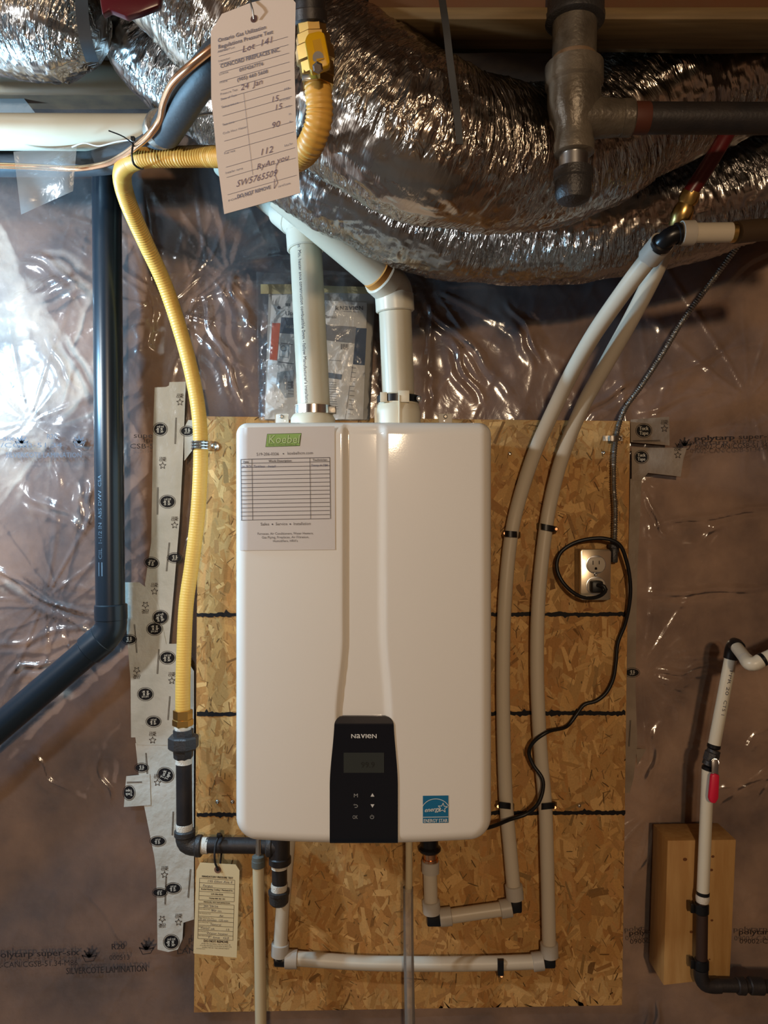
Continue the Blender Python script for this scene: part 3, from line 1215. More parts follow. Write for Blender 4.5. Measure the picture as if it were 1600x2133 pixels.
# ================================================================== VENT PIPES
RV = 0.0302
vp = thing('vent_pipe', P(655, 866, DV), 'white plastic vent pipe with printed lettering bending behind the hanging tag', 'pipe', 'heater vent pipes')
a0, a1 = P(655, 866, DV), P(637, 512, 1.455)
lathe('pipe', a0, a1, [(0, RV), ((a1 - a0).length, RV)], MT['pvc'], vp, 36)
e0, e1, e2 = P(637, 514, 1.435), P(634, 484, 1.436), P(588, 446, 1.47)
collar('elbow_socket', P(637.8, 522, 1.455), P(635, 484, 1.458), 0.0358, MT['pvcfit'], vp, seg=36)
elb = tube('elbow', [P(635.3, 490, 1.457), P(634, 474, 1.46), P(621, 458, 1.468), P(602, 443, 1.48)], 0.0345, MT['pvcfit'], vp, 32, 0.006)
collar('elbow_socket', P(618, 456, 1.470), P(590, 433, 1.488), 0.0358, MT['pvcfit'], vp, seg=36)
u0, u1 = P(600, 441, 1.481), P(470, 338, 1.55)
lathe('upper_pipe', u0, u1, [(0, RV), ((u1 - u0).length, RV)], MT['pvc'], vp, 32)


def cyl_print(A, B, r, side):
    """(u metres along axis from A, v metres around) on a cylinder; side = outward direction of v = 0"""
    A, B = Vector(A), Vector(B)
    t = (B - A).normalized()
    n0 = Vector(side)
    n0 = (n0 - t * n0.dot(t)).normalized()
    w = t.cross(n0)

    def f(u, v):
        a = v / r
        return A + t * u + (n0 * math.cos(a) + w * math.sin(a)) * (r + 0.0004)
    return f


p = Print()
words = "2in  Min. heater sous construction combustible 0mm - follow Manufacturer's installation r"
v_, f_, wid = text_geo(words)
ln = (a1 - a0).length
p.text(words, 0.004, 0.0, 0.0088, align='l', width=ln - 0.012)
p.build('pipe_lettering', MT['inkgrey'], vp, cyl_print(a1, a0, RV, (-0.42, -0.9, 0)))
p = Print()
p.text('combustible', 0.012, 0.0, 0.012, align='l')
p.build('pipe_lettering', MT['inkblue'], vp, cyl_print(u1 + (u0 - u1).normalized() * ((u0 - u1).length - 0.115), u0, RV, (0.1, -1, 0.1)))

vp2 = thing('vent_pipe', P(829, 860, DV), 'plain white plastic vent pipe with an orange glue ring at its elbow', 'pipe', 'heater vent pipes')
b0_, b1_ = P(831, 850, DV), P(823, 640, 1.428)
lathe('pipe', b0_, b1_, [(0, RV), ((b1_ - b0_).length, RV)], MT['pvc'], vp2, 36)
collar('elbow_socket', P(823.5, 650, 1.428), P(821, 612, 1.425), 0.0358, MT['pvcfit'], vp2, seg=36)
tube('elbow', [P(821.5, 618, 1.425), P(819, 603, 1.424), P(806, 588, 1.415), P(790, 574, 1.40)], 0.0345, MT['pvcfit'], vp2, 32, 0.006)
collar('elbow_socket', P(812, 594, 1.418), P(791, 575, 1.402), 0.0358, MT['pvcfit'], vp2, seg=36)
g0, g1 = P(796, 579.5, 1.405), P(783, 568, 1.396)
lathe('glue_ring', g0, g1, [(0, RV), (0.001, RV + 0.0012), ((g1 - g0).length, RV + 0.0006), ((g1 - g0).length + 0.0005, RV - 0.001)], MT['glue'], vp2, 36)
w0, w1 = P(795, 578, 1.404), P(585, 402, 1.38)
lathe('upper_pipe', w0, w1, [(0, RV), ((w1 - w0).length, RV)], MT['pvc'], vp2, 36)

# ================================================================== MANUAL POUCH
DM = 1.612
bk = thing('folder', P(660, 873, DM), 'grey card folder standing in the plastic pouch behind the manuals', 'folder')
px_slab('card', [(560, 602), (781, 604), (770, 874), (551, 874)], DM, 0.003, MT['card'], bk)
px_slab('yellow_edge', [(543, 592), (620, 592), (620, 612), (543, 612)], DM - 0.001, 0.002, MT['yellowstrip'], bk)
px_slab('yellow_edge', [(640, 594), (774, 598), (774, 612), (640, 608)], DM - 0.001, 0.002, MT['yellowstrip'], bk)

mb = thing('manual', P(600, 870, DM - 0.008), 'white manual with orange cover band left of the vent pipe', 'booklet', 'manuals in the pouch')
mb['label'] = 'white manual with an orange cover band tucked behind the lettered vent pipe'
px_slab('pages', [(566, 615), (664, 612), (660, 873), (552, 873)], DM - 0.010, 0.008, MT['whitecover'], mb, 0.0008)
p = Print(); p.face([(567, 673), (584, 673), (577, 751), (562, 749)]); p.build('cover_band', MT['orange'], mb, at(DM - 0.010, 0.0005))
p = Print(); p.face([(586, 661), (640, 663), (640, 698), (583, 694)]); p.build('cover_band', MT['slate'], mb, at(DM - 0.010, 0.0006))
p = Print()
p.text('Installation', 642, 685, 11, align='r', rot=0.04)
p.build('cover_lettering', MT['white_print'], mb, at(DM - 0.010, 0.0010))
p = Print()
p.rect(595, 632, 597, 638); p.rect(598.5, 632, 600.5, 638); p.rect(602, 632, 604, 638)
p.text("User's", 594, 657, 13, align='l')
p.oval(581, 641, 3.5, 3.5, 12)
p.line(585, 715, 610, 718, 1.4); p.line(580, 754, 612, 758, 1.6)
for k in range(5):
    p.line(600, 796 + k * 6, 612, 797 + k * 6, 1.2)
p.rect(606, 794, 611, 808)
p.build('cover_lettering', MT['inkgrey'], mb, at(DM - 0.010, 0.0010))
p = Print(); p.face([(578, 775), (612, 771), (612, 827), (594, 829), (575, 800)]); p.build('cover_picture', mat('cover_picture', C(176, 184, 188), 0.6), mb, at(DM - 0.010, 0.0007))
p = Print()
p.rect(592, 784, 607, 812); p.oval(590, 726, 6, 6, 16, ring=1.4); p.path([(584, 718), (602, 720), (600, 745), (582, 743), (584, 718)], 1.0)
p.build('cover_picture', mat('cover_picture_line', C(140, 148, 154), 0.6), mb, at(DM - 0.010, 0.0010))

mc = thing('manual', P(700, 870, DM - 0.008), 'white manual with a navy cover block and brand name beside the vent pipe', 'booklet', 'manuals in the pouch')
px_slab('pages', [(672, 625), (765, 630), (757, 873), (664, 873)], DM - 0.011, 0.009, MT['whitecover'], mc, 0.0008)
p = Print(); p.face([(673, 676), (742, 681), (740, 716), (673, 708)]); p.build('cover_band', MT['greycover'], mc, at(DM - 0.011, 0.0005))
p = Print(); p.face([(742, 683), (764, 684), (760, 761), (735, 759)]); p.build('cover_band', MT['navy'], mc, at(DM - 0.011, 0.0006))
p = Print(); p.face([(673, 674), (680, 675), (680, 708), (673, 707)]); p.build('cover_band', MT['navy'], mc, at(DM - 0.011, 0.0007))
p = Print(); p.face([(677, 775), (713, 780), (711, 791), (676, 786)]); p.build('cover_band', MT['slate'], mc, at(DM - 0.011, 0.0006))
p = Print()
brand(p, (('k', 699, 706), ('N', 708.5, 716), ('a', 718, 725), ('v', 726.5, 734), ('I', 735.5, 737), ('e', 738.5, 746), ('N', 748, 756)), 646, 8.4)
p.line(712, 648.5, 747, 650, 0.8)
p.text('Manual', 673, 663, 10, align='l')
for k in range(9):
    p.rect(710 + k * 1.8, 716.5, 710 + k * 1.8 + (0.9 if k % 3 else 1.3), 728)
p.line(686, 750, 712, 752, 0.8)
for k in range(14):
    p.line(686, 796 + k * 5, 700 + (k * 7 % 6), 797 + k * 5, 0.8)
for k in range(11):
    y = 766 + k * 9.6
    p.line(732 - k * 0.7, y, 742 - k * 0.6, y + 1, 0.9)
p.line(735, 762, 719, 873, 1.0)
p.build('cover_lettering', MT['inkgrey'], mc, at(DM - 0.011, 0.0009))

# the bag itself: two films, sealed edges
V, Fc = [], []
n, m = 60, 70
for j in range(m + 1):
    for i in range(n + 1):
        a, b = i / n, j / m
        xl, xr = 534 + 4 * b, 787 - 16 * b
        bul = 0.021 * min(1.0, 1.25 * math.sin(math.pi * a) ** 0.4) * min(1.0, 0.25 + b * 6)
        wv = 0.003 + 0.005 * float(fbm(np.array(a * 9.0), np.array(b * 7.0), 77, 3) - 0.5) + 0.006 * float(ridge(np.array(a * 5 + b * 3), np.array(b * 4 - a * 2), 31, 2, 8))
        V.append(P(xl + (xr - xl) * a, 566 + 309 * b + 3 * math.sin(a * 9), DM + 0.002 - bul - (wv if 0 < i < n else 0)))
for j in range(m):
    for i in range(n):
        k = j * (n + 1) + i
        Fc.append((k, k + n + 1, k + n + 2, k + 1))
tag(add('plastic_pouch', V, Fc, MT['bag'], angle=None), 'clear plastic pouch holding the manuals behind the vent pipes', 'pouch')

# ================================================================== FOIL DUCTS
def foil_duct(name, pts, rads, material, label, seg=150, step=0.0036, seed=1, amp=0.005):
    path, rr = smooth_path(pts, step, rads)
    fr = frames(path)
    n = len(path)
    s = np.zeros(n)
    for i in range(1, n):
        s[i] = s[i - 1] + (path[i] - path[i - 1]).length
    an = np.linspace(0, 2 * math.pi, seg, endpoint=False)
    S, A = np.meshgrid(s, an, indexing='ij')
    B = np.where(A > math.pi, A - 2 * math.pi, A) + 20.0
    D = amp * 0.8 * (fbm(S * 7, B * 1.6, seed, 3) - 0.5)
    D += amp * 0.55 * (ridge(S * 60 + 3.0 * B + fbm(S * 20, B * 4, seed + 3, 2) * 2.5, B * 3.5, seed + 9, 2) - 0.35)
    D += amp * 0.45 * (vnoise(S * 170, B * 11, seed + 5) - 0.5)
    D += amp * 0.25 * np.sin(S * 2 * math.pi / 0.11)
    D *= 1 - (np.abs(B - 20.0) / math.pi) ** 8
    Pn = np.array([tuple(q) for q in path])
    Un = np.array([tuple(q[1]) for q in fr])
    Wn = np.array([tuple(q[2]) for q in fr])
    R = np.array(rr)[:, None] + D
    V = Pn[:, None, :] + Un[:, None, :] * (R * np.cos(A))[..., None] + Wn[:, None, :] * (R * np.sin(A))[..., None]
    U = np.stack([S, 0.1 * B], -1).reshape(-1, 2)
    V = V.reshape(-1, 3)
    i = np.arange(n - 1)[:, None] * seg
    j = np.arange(seg)[None, :]
    k = (j + 1) % seg
    Fc = np.stack([i + j, i + k, i + seg + k, i + seg + j], -1).reshape(-1, 4).tolist()
    Fc.append(tuple(range(seg - 1, -1, -1)))
    Fc.append(tuple((n - 1) * seg + q for q in range(seg)))
    o = add(name, V, Fc, material, None, uv=U, angle=None)
    return tag(o, label, 'duct', 'foil ducts under the ceiling')


A_pts = [P(120, -250, 1.12), P(250, -200, 1.08), P(340, -130, 1.06), P(415, -50, 1.06), P(490, 20, 1.06), P(605, 115, 1.06), P(735, 205, 1.05), P(874, 290, 1.04), P(972, 320, 1.08), P(1100, 335, 1.15),
         P(1203, 312, 1.17), P(1335, 232, 1.18), P(1440, 185, 1.2), P(1600, 130, 1.22), P(1760, 90, 1.22)]
foil_duct('foil_duct', A_pts, [.1, .103, .105, .105, .107, .109, .109, .107, .103, .101, .1, .1, .1, .1, .1], MT['foilA'],
          'large crinkled foil duct sagging behind the capped drain tee', seed=4, amp=0.0062)
B_pts = [P(240, -90, 1.34), P(290, -10, 1.34), P(318, 66, 1.35), P(345, 110, 1.36), P(483, 216, 1.35), P(647, 342, 1.335), P(747, 396, 1.325), P(880, 459, 1.35), P(1010, 480, 1.38),
         P(1150, 486, 1.38), P(1285, 470, 1.38), P(1420, 443, 1.38), P(1560, 395, 1.38), P(1720, 330, 1.38)]
foil_duct('foil_duct', B_pts, [.08, .085, .088] + [.09] * 11, MT['foilB'], 'lower crinkled foil duct running just above the vent pipes and wall sheeting', seed=9, amp=0.0062)
C_pts = [P(-260, 20, 1.27), P(-60, 24, 1.27), P(60, 32, 1.26), P(120, 44, 1.25), P(160, 62, 1.25), P(200, 84, 1.25)]
foil_duct('foil_duct', C_pts, [.09, .092, .095, .094, .08, .045], MT['foilB'], 'short foil duct end hanging over the white horizontal pipes', seed=14, amp=0.0062)

# dark red plastic piece above the ducts
tag(px_slab('red_fitting', [(204, -20), (336, -24), (332, 10), (290, 26), (262, 34), (228, 20), (212, 30)], 0.955, 0.012, MT['maroon'], None, 0.003),
    'dark red plastic piece resting on the foil duct near the hanging tag', 'plastic piece')

# straps
def band(name, pts, w, material, parent=None, thick=0.0015):
    V, Fc = [], []
    path, _ = smooth_path(pts, 0.01)
    for i, q in enumerate(path):
        V += [q + Vector((-w / 2, 0, 0)), q + Vector((w / 2, 0, 0)), q + Vector((w / 2, thick, 0)), q + Vector((-w / 2, thick, 0))]
    for i in range(len(path) - 1):
        for j in range(4):
            k = (j + 1) % 4
            Fc.append((i * 4 + j, i * 4 + k, i * 4 + 4 + k, i * 4 + 4 + j))
    Fc += [(3, 2, 1, 0), tuple(4 * (len(path) - 1) + j for j in range(4))]
    return add(name, V, Fc, material, parent)


tag(band('hanger_strap', [P(920, -10, 0.92), P(930, 60, 0.92), P(938, 130, 0.925), P(946, 190, 0.93), P(952, 235, 0.932), P(958, 300, 0.94)], 0.0085, MT['wovenstrap']),
    'thin black hanger strap slung over the large foil duct from the joist', 'strap')
tag(band('duct_strap', [P(168, -40, 1.142), P(172, 40, 1.142), P(180, 90, 1.15), P(192, 128, 1.17)], 0.019, MT['wovenstrap']),
    'wide dark strap around the short foil duct end', 'strap')

# ================================================================== HORIZONTAL PIPES, UPPER CORNER
for (py, d, lab) in ((160, 1.49, 'pale horizontal plastic pipe highest under the foil, above its twin'), (273, 1.36, 'pale horizontal plastic pipe with faint print just above the copper line')):
    t = thing('plastic_pipe', P(100, py + 40, d), lab, 'pipe', 'white horizontal pipes')
    q0, q1 = P(-420, py, d), P(560 if py < 200 else 352, py + 3, d)
    lathe('pipe', q0, q1, [(0, 0.0302), ((q1 - q0).length, 0.0302)], MT['pvc'], t, 32)
    p = Print()
    if py > 200:
        p.text('PVC DWV SYSTEM 15   CSA B181.2', 0.42, 0, 0.009, align='l', width=0.13)
        p.text('16007', 0.60, 0, 0.009, align='l', width=0.022)
    else:
        p.text('SYSTEM 15  DWV 2IN', 0.40, 0, 0.009, align='l', width=0.06)
    p.build('pipe_lettering', MT['inkgrey'], t, cyl_print(q0, q1, 0.0302, (0, -0.55, 0.83) if py > 200 else (0, -0.9, 0.2)))

foamL = thing('insulated_line', P(200, 345, 1.4), 'black foam-insulated line bending down behind the hanging tag', 'pipe')
tube('foam_sleeve', [P(640, -90, .87), P(590, -10, .88), P(520, 60, .90), P(460, 115, .915), P(410, 175, .97), P(372, 232, 1.055), P(345, 275, 1.13)], [.021, .021, .021, .021, .022, .0235, .0235], MT['foam'], foamL, 24, 0.008)
tube('foam_sleeve', [P(352, 268, 1.13), P(325, 300, 1.20), P(270, 326, 1.32), P(180, 338, 1.40), P(60, 340, 1.42), P(-200, 338, 1.42)], [.0215, .022, .0235, .024, .024, .024], MT['foam'], foamL, 24, 0.008)
collar('sleeve_clamp', P(340, 262, 1.123), P(333, 275, 1.145), 0.0262, MT['dull'], foamL)
tag(tube('copper_line', [P(610, -90, .84), P(570, -15, .85), P(500, 60, 0.87), P(440, 103, 0.885), P(400, 135, .905), P(362, 170, .945), P(342, 210, 1.0), P(333, 250, 1.06), P(315, 276, 1.09), P(285, 303, 1.15), P(255, 325, 1.22), P(215, 343, 1.31), P(150, 351, 1.37), P(60, 347, 1.38), P(-150, 340, 1.38)],
         0.0052, MT['copper'], None, 12, 0.006), 'thin copper line curving along the black foam sleeve', 'pipe')
zt_ = thing('zip_tie', P(280, 330, 1.15), 'black zip tie around the copper line and yellow gas hose bend', 'zip tie')
tube('loop', [P(277, 300, 1.148), P(275, 325, 1.145), P(279, 342, 1.150), P(290, 350, 1.16), P(298, 336, 1.24), P(290, 305, 1.22), P(278, 298, 1.155)], 0.0016, MT['rubber'], zt_, 8, 0.004)
tube('tail', [P(278, 300, 1.148), P(258, 285, 1.14), P(226, 272, 1.13)], 0.0010, MT['rubber'], zt_, 6, 0.006)
a = P(277, 289, 1.146)
box('head', (a.x - 0.003, a.y - 0.003, a.z - 0.003), (a.x + 0.003, a.y + 0.003, a.z + 0.003), MT['rubber'], zt_, 0.001)
tag(tube('thin_wire', [P(150, 306, 1.33), P(175, 298, 1.30), P(205, 304, 1.27), P(240, 296, 1.24), P(268, 292, 1.19), P(277, 294, 1.15)], 0.0012, MT['wire'], None, 6, 0.006),
    'thin pale wire running from the zip tie to the plastic flap', 'wire')
tag(tube('signal_wire', [P(398, 255, 1.13), P(412, 242, 1.10), P(440, 236, 1.06), P(480, 238, 1.04)], 0.0018, MT['wire'], None, 6, 0.006),
    'short white wire curling out beside the hanging tag', 'wire')
# plastic flap
V, Fc = [], []
n, m = 16, 20
for j in range(m + 1):
    for i in range(n + 1):
        a, b = i / n, j / m
        tl_, tr_, br_, bl_ = (28, 316), (160, 304), (152, 398), (44, 447)
        x = (tl_[0] + (tr_[0] - tl_[0]) * a) * (1 - b) + (bl_[0] + (br_[0] - bl_[0]) * a) * b
        y = (tl_[1] + (tr_[1] - tl_[1]) * a) * (1 - b) + (bl_[1] + (br_[1] - bl_[1]) * a) * b
        V.append(P(x, y, 1.345 + 0.012 * b * math.sin(a * 5) + 0.006 * math.sin(b * 5 + a * 3)))
for j in range(m):
    for i in range(n):
        k = j * (n + 1) + i
        Fc.append((k, k + n + 1, k + n + 2, k + 1))
tag(add('plastic_flap', V, Fc, MT['flap'], angle=None), 'torn milky plastic flap draped over the copper line', 'plastic flap')
tag(px_slab('plastic_scrap', [(-10, 190), (38, 190), (74, 236), (-10, 238)], 1.60, 0.0006, MT['flap']), 'scrap of milky plastic between the two pale horizontal pipes', 'plastic scrap')

# ================================================================== BLACK DRAIN PIPE
DD = 1.575
dr = thing('drain_pipe', P(0, 1530, DD), 'glossy black plastic drain pipe with angled lower run', 'pipe')
q0, q1 = P(222, 345, DD), P(230, 1262, DD)
RD = 0.0290
lathe('pipe', q0, q1, [(0, RD), ((q1 - q0).length, RD)], MT['abs'], dr, 36)
collar('elbow_socket', P(231, 1258, DD), P(231.5, 1292, DD), 0.0325, MT['abs'], dr, seg=36)
tube('elbow', [P(231.4, 1288, DD), P(231, 1306, DD), P(218, 1326, DD), P(198, 1345, DD)], 0.0315, MT['abs'], dr, 32, 0.006)
r0, r1 = P(208, 1336, DD), P(-260, 1737, DD)
collar('elbow_socket', P(216, 1329, DD), P(184, 1356, DD), 0.0325, MT['abs'], dr, seg=36)
lathe('lower_pipe', r0, r1, [(0, RD), ((r1 - r0).length, RD)], MT['abs'], dr, 36)
p = Print()
p.rect(0.0, -0.005, 0.028, 0.005)
p.text('CIIL  1-1/2 IN  ABS DWV  CSA', 0.034, 0.004, 0.012, align='l', width=0.17)
p.build('pipe_lettering', mat('pale_stamp', C(78, 94, 106), 0.5), dr, cyl_print(P(230, 1198, DD), P(222, 345, DD), RD, (-0.35, -0.94, 0)))

# ================================================================== GAS HOSE, VALVE AND IRON
hose_pts = [(662, 168, .86), (664, 200, .86), (666, 232, .865), (662, 262, .87), (648, 299, .885), (622, 328, .93), (570, 338, 1.0), (500, 330, 1.08), (430, 326, 1.14), (360, 327, 1.17), (310, 328, 1.19), (278, 335, 1.22), (258, 352, 1.27), (255, 378, 1.32), (268, 425, 1.38),
            (303, 505, 1.46), (342, 590, 1.52), (376, 690, 1.55), (400, 780, 1.565), (414, 860, 1.572), (418, 930, 1.575), (416, 1010, 1.575), (411, 1080, 1.575), (400, 1173, 1.575), (388, 1259, 1.57), (383, 1360, 1.562), (381, 1430, 1.557), (381, 1488, 1.555)]
gh = thing('gas_hose', P(381, 1500, 1.575), 'yellow corrugated gas hose running from the valve down to black iron pipe', 'gas hose')
tube('hose', [P(*q) for q in hose_pts], 0.0150, MT['yellow'], gh, 20, 0.00135, wob=lambda s: (0.0007 if s < 0.75 else 0.0007 - 0.00052 * min(1, (s - 0.75) / 0.3)) * math.sin(s * 2 * math.pi / 0.0056))
lathe('brass_nut', P(381, 1478, 1.555), P(381, 1513, 1.555), [(0, 0.0165), (0.001, 0.0195), (0.018, 0.0195), (0.0185, 0.0185), (0.020, 0.0210), (0.031, 0.0210), (0.034, 0.018)], MT['brass'], gh, 6, 0.3)
lathe('brass_nut', P(663, 184, .86), P(662, 146, .86), [(0, 0.0162), (0.0008, 0.0185), (0.010, 0.0185), (0.0105, 0.0195), (0.020, 0.0195)], MT['brass'], gh, 6, 0.2)
cl = thing('hose_strap', P(428, 930, 1.56), 'shiny zinc pipe strap holding the yellow gas hose to the board', 'strap')
for k, dz in enumerate((-0.006, 0.0, 0.006)):
    z = P(418, 928, 1.575).z + dz
    c_ = P(418, 928, 1.575)
    pts = [Vector((c_.x + 0.0168 * math.cos(a), c_.y + 0.0168 * math.sin(a), z)) for a in np.linspace(math.pi * 0.95, 2 * math.pi + 0.1, 14)]
    tube('band', pts, 0.0033, MT['steel'], cl, 8, 0.004)
px_slab('flange_plate', [(434, 919), (449, 919), (455, 924), (457, 930), (454, 936), (448, 939), (434, 939)], DO - 0.003, 0.003, MT['steel'], cl, 0.0008)
screw(446, 929, DO - 0.003, 0.006, cl)

gv = thing('gas_valve', P(656, 150, .86), 'yellow-handled gas shutoff valve above the hose beside the hanging tag', 'valve')
tube('supply_pipe', [Vector((P(642, -80, .84).x, .84 - CAM_D, 2.357)), P(642, -80, .84), P(645, -20, .84), P(647, 30, .845)], 0.0165, MT['iron'], gv, 20, 0.02)
collar('pipe_coupling', P(646, 20, .845), P(648, 52, .85), 0.0185, MT['iron'], gv)
lathe('valve_body', P(648, 48, .85), P(662, 160, .86), [(0, 0.013), (0.002, 0.0165), (0.012, 0.0165), (0.014, 0.0195), (0.024, 0.0195), (0.026, 0.022), (0.040, 0.022), (0.042, 0.0195), (0.053, 0.0195), (0.055, 0.017), (0.058, 0.015)], MT['brass'], gv, 8, 0.2)
hp = [(634, 82), (640, 68), (664, 62), (676, 66), (688, 128), (684, 136), (650, 148), (645, 144)]
hd = px_slab('handle', hp, 0.815, 0.012, MT['yellow_h'], gv, 0.003)
px_slab('handle_recess_shade', [(651, 84), (668, 80), (676, 122), (660, 128)], 0.8138, 0.003, mat('yellow_shadow', C(206, 156, 16), 0.5), hd)  # recess shade painted as a darker yellow plate on the handle
lathe('handle_stem', P(663, 120, 0.84), P(663, 120, 0.81), [(0, 0.008), (0.02, 0.008), (0.024, 0.006), (0.031, 0.006)], MT['zinc'], gv, 12)
lathe('handle_nut', P(662, 141, 0.822), P(662, 141, 0.812), [(0, 0.006), (0.012, 0.006), (0.014, 0.004)], MT['steel'], gv, 6)
px_slab('body_label', [(628, 154), (660, 152), (662, 164), (630, 166)], 0.835, 0.004, MT['zinc'], gv, 0.001)

DI = 1.555
ip = thing('iron_gas_pipe', P(385, 1780, DI), 'black iron gas pipe with union, elbow and capped drip leg', 'gas pipe')


def ptfe(A, B, r, parent=None):
    L_ = (Vector(B) - Vector(A)).length
    return lathe('thread_seal', A, B, [(0, r), (L_ * 0.3, r + 0.0008), (L_ * 0.6, r - 0.0003), (L_, r + 0.0004)], MT['ptfe'], parent or ip, 18)


ptfe(P(381, 1511, DI), P(381, 1522, DI), 0.0165)
lathe('union_nut', P(382, 1519, DI), P(382, 1580, DI), [(0, 0.0165), (0.0005, 0.0205), (0.012, 0.0205), (0.013, 0.028), (0.016, 0.0305), (0.036, 0.0305), (0.040, 0.027), (0.0415, 0.0205), (0.056, 0.0195), (0.059, 0.0175)], MT['castiron'], ip, 8, 0.39)
ptfe(P(383, 1576, DI), P(383, 1590, DI), 0.0165)
q0, q1 = P(383, 1586, DI), P(384, 1722, DI)
lathe('vertical_pipe', q0, q1, [(0, 0.0157), ((q1 - q0).length, 0.0157)], MT['iron'], ip, 24)
ptfe(P(384, 1715, DI), P(384, 1735, DI), 0.0164)
collar('elbow_rim', P(385, 1728, DI), P(385, 1742, DI), 0.0212, MT['castiron'], ip)
tube('elbow', [P(385, 1735, DI), P(385.5, 1746, DI), P(390, 1757, DI), P(401, 1761.5, DI), P(414, 1762, DI)], 0.0190, MT['castiron'], ip, 22, 0.004)
collar('elbow_rim', P(408, 1762, DI), P(421, 1762, DI), 0.0216, MT['castiron'], ip)
ptfe(P(419, 1761, DI), P(434, 1761, DI), 0.0163)
q0, q1 = P(431, 1760, DI), P(562, 1762, DI)
lathe('horizontal_pipe', q0, q1, [(0, 0.0157), ((q1 - q0).length, 0.0157)], MT['iron'], ip, 24)
collar('tee_rim', P(555, 1762, DI), P(568, 1762, DI), 0.0215, MT['castiron'], ip)
tube('tee_body', [P(583, 1728, DI), P(583, 1798, DI)], 0.0200, MT['iron'], ip, 24, straight=True)
tube('tee_branch', [P(560, 1762, DI), P(583, 1762, DI)], 0.0190, MT['iron'], ip, 20, straight=True)
collar('tee_rim', P(583, 1784, DI), P(583, 1800, DI), 0.0225, MT['iron'], ip)
ptfe(P(582, 1798, DI), P(582, 1808, DI), 0.0160)
q0, q1 = P(582, 1804, DI), P(582, 1845, DI)
lathe('drip_nipple', q0, q1, [(0, 0.0152), ((q1 - q0).length, 0.0152)], MT['iron'], ip, 24)
ptfe(P(582, 1840, DI), P(581, 1860, DI), 0.0162)
lathe('drip_cap', P(581, 1854, DI), P(581, 1886, DI), [(0, 0.0175), (0.001, 0.0215), (0.007, 0.0215), (0.009, 0.0198), (0.024, 0.0192), (0.029, 0.015), (0.031, 0.008)], MT['castiron'], ip, 24)
tube('riser', [P(583, 1735, DI), P(583, 1660, DI - 0.02)], 0.0157, MT['iron'], ip, 20, straight=True)

# ================================================================== TAGS
def tag_card(name, outline, dfun, material, label, ties, root_at):
    t = thing(name, root_at, label, 'tag', 'gas test tags')
    front = [P(x, y, dfun(x, y)) for x, y in outline]
    n = len(front)
    V = front + [q + Vector((0, 0.0006, 0)) for q in front]
    Fc = [tuple(range(n)), tuple(range(2 * n - 1, n - 1, -1))]
    for i in range(n):
        j = (i + 1) % n
        Fc.append((i, i + n, j + n, j))
    add('card', V, Fc, material, t, smooth=False)
    return t


d1 = lambda x, y: 0.786 - (x - 530) * 0.00012
t1 = tag_card('pressure_tag', [(439, 66), (462, 29), (521, 6), (560, -4), (600, -14), (616, 6), (613.5, 135), (617, 270), (625.5, 402), (467, 446), (452, 333), (440, 202)],
              d1, MT['tagpaper2'], 'large pale pressure-test tag hanging by the yellow gas valve', None, P(545, 446, .786))


def t1map(lift):
    def f(u, v):   # u, v in tag units: origin at upper edge, u across 0..165, v down 0..400
        x = 444 + u * 1.0 + v * 0.062
        y = 62 + v * 0.97 - u * 0.285
        return P(x, y, d1(x, y)) + Vector((0, -lift, 0))
    return f


p = Print()
p.text('Ontario Gas Utilization', 8, 30, 12, align='l', width=100, bold=0.3)
p.text('Regulations Pressure Test', 8, 44, 12, align='l', width=114, bold=0.3)
p.text('COMPANY', 8, 51, 5, align='l')
p.text('CONCORD FIREPLACES INC.', 10, 86, 12, align='l', width=124, bold=0.4)
p.text('0974267776', 48, 105, 10.5, align='l', width=50, bold=0.3)
p.text('(905) 660 5608', 42, 124, 10.5, align='l', width=64, bold=0.3)
for v in (58, 75, 93, 112, 131, 150, 168, 186, 205, 240, 262, 296, 318, 355):
    p.line(8, v + 2, 152, v + 2, 0.7, 6)
p.line(54, 152, 62, 330, 0.7, 6)
for s, u, v in (('Address / Lot', 6, 52), ('Inspector', 6, 72), ('License', 6, 100), ('Phone', 6, 118), ('Pressure Test', 6, 143), ('Date of Test', 6, 154), ('Test pressure', 6, 171), ('Test time', 6, 209), ('Code Hour Heater', 6, 227), ('Fuel rate', 6, 270), ('Installer name', 6, 312), ('certificate', 112, 372)):
    p.text(s, u, v, 6.5, align='l')
for s, u, v in (('psig', 148, 170), ('minutes', 148, 192), ('min', 148, 209), ('in', 148, 226), ('ft', 148, 243), ('btu/hr', 148, 290)):
    p.text(s, u, v, 7, align='r')
p.text('DO NOT REMOVE', 62, 370, 10.5, width=70, bold=0.5)
p.text('FORM 5103', 8, 372, 5.5, align='l', width=50)
p.build('printed_form', mat('faint_blue_ink', C(126, 126, 142), 0.7, spec=0.2), t1, t1map(0.0004))
pen = mat('pen_ink', C(112, 98, 116), 0.6)
for wd, u, v, h, kw in (('Lot  141', 56, 66, 19, dict(shear=0.25, rot=-0.05)), ('24  Jan', 48, 145, 17, dict(shear=0.2, rot=-0.02)), ('15', 108, 189, 17, dict(shear=0.2)), ('15', 114, 208, 17, dict(shear=0.2)),
                        ('90', 106, 244, 18, dict(shear=0.2)), ('112', 78, 294, 19, dict(shear=0.25)), ('RyAn you', 70, 322, 17, dict(shear=0.3, rot=-0.04)), ('SW5765509', 26, 346, 19, dict(shear=0.35, width=84))):
    p = Print()
    p.text(wd, u, v, h, align='l', **kw)
    if wd.startswith('SW'):
        p.path([(112, 322), (108, 345), (112, 362), (104, 372), (106, 352)], 1.2)
    p.build('handwritten_entry', pen, t1, t1map(0.0005))
p = Print()
p.oval(85, 2, 7, 8, 16)
p.build('tie_hole', MT['eyelet2'], t1, t1map(0.0006))
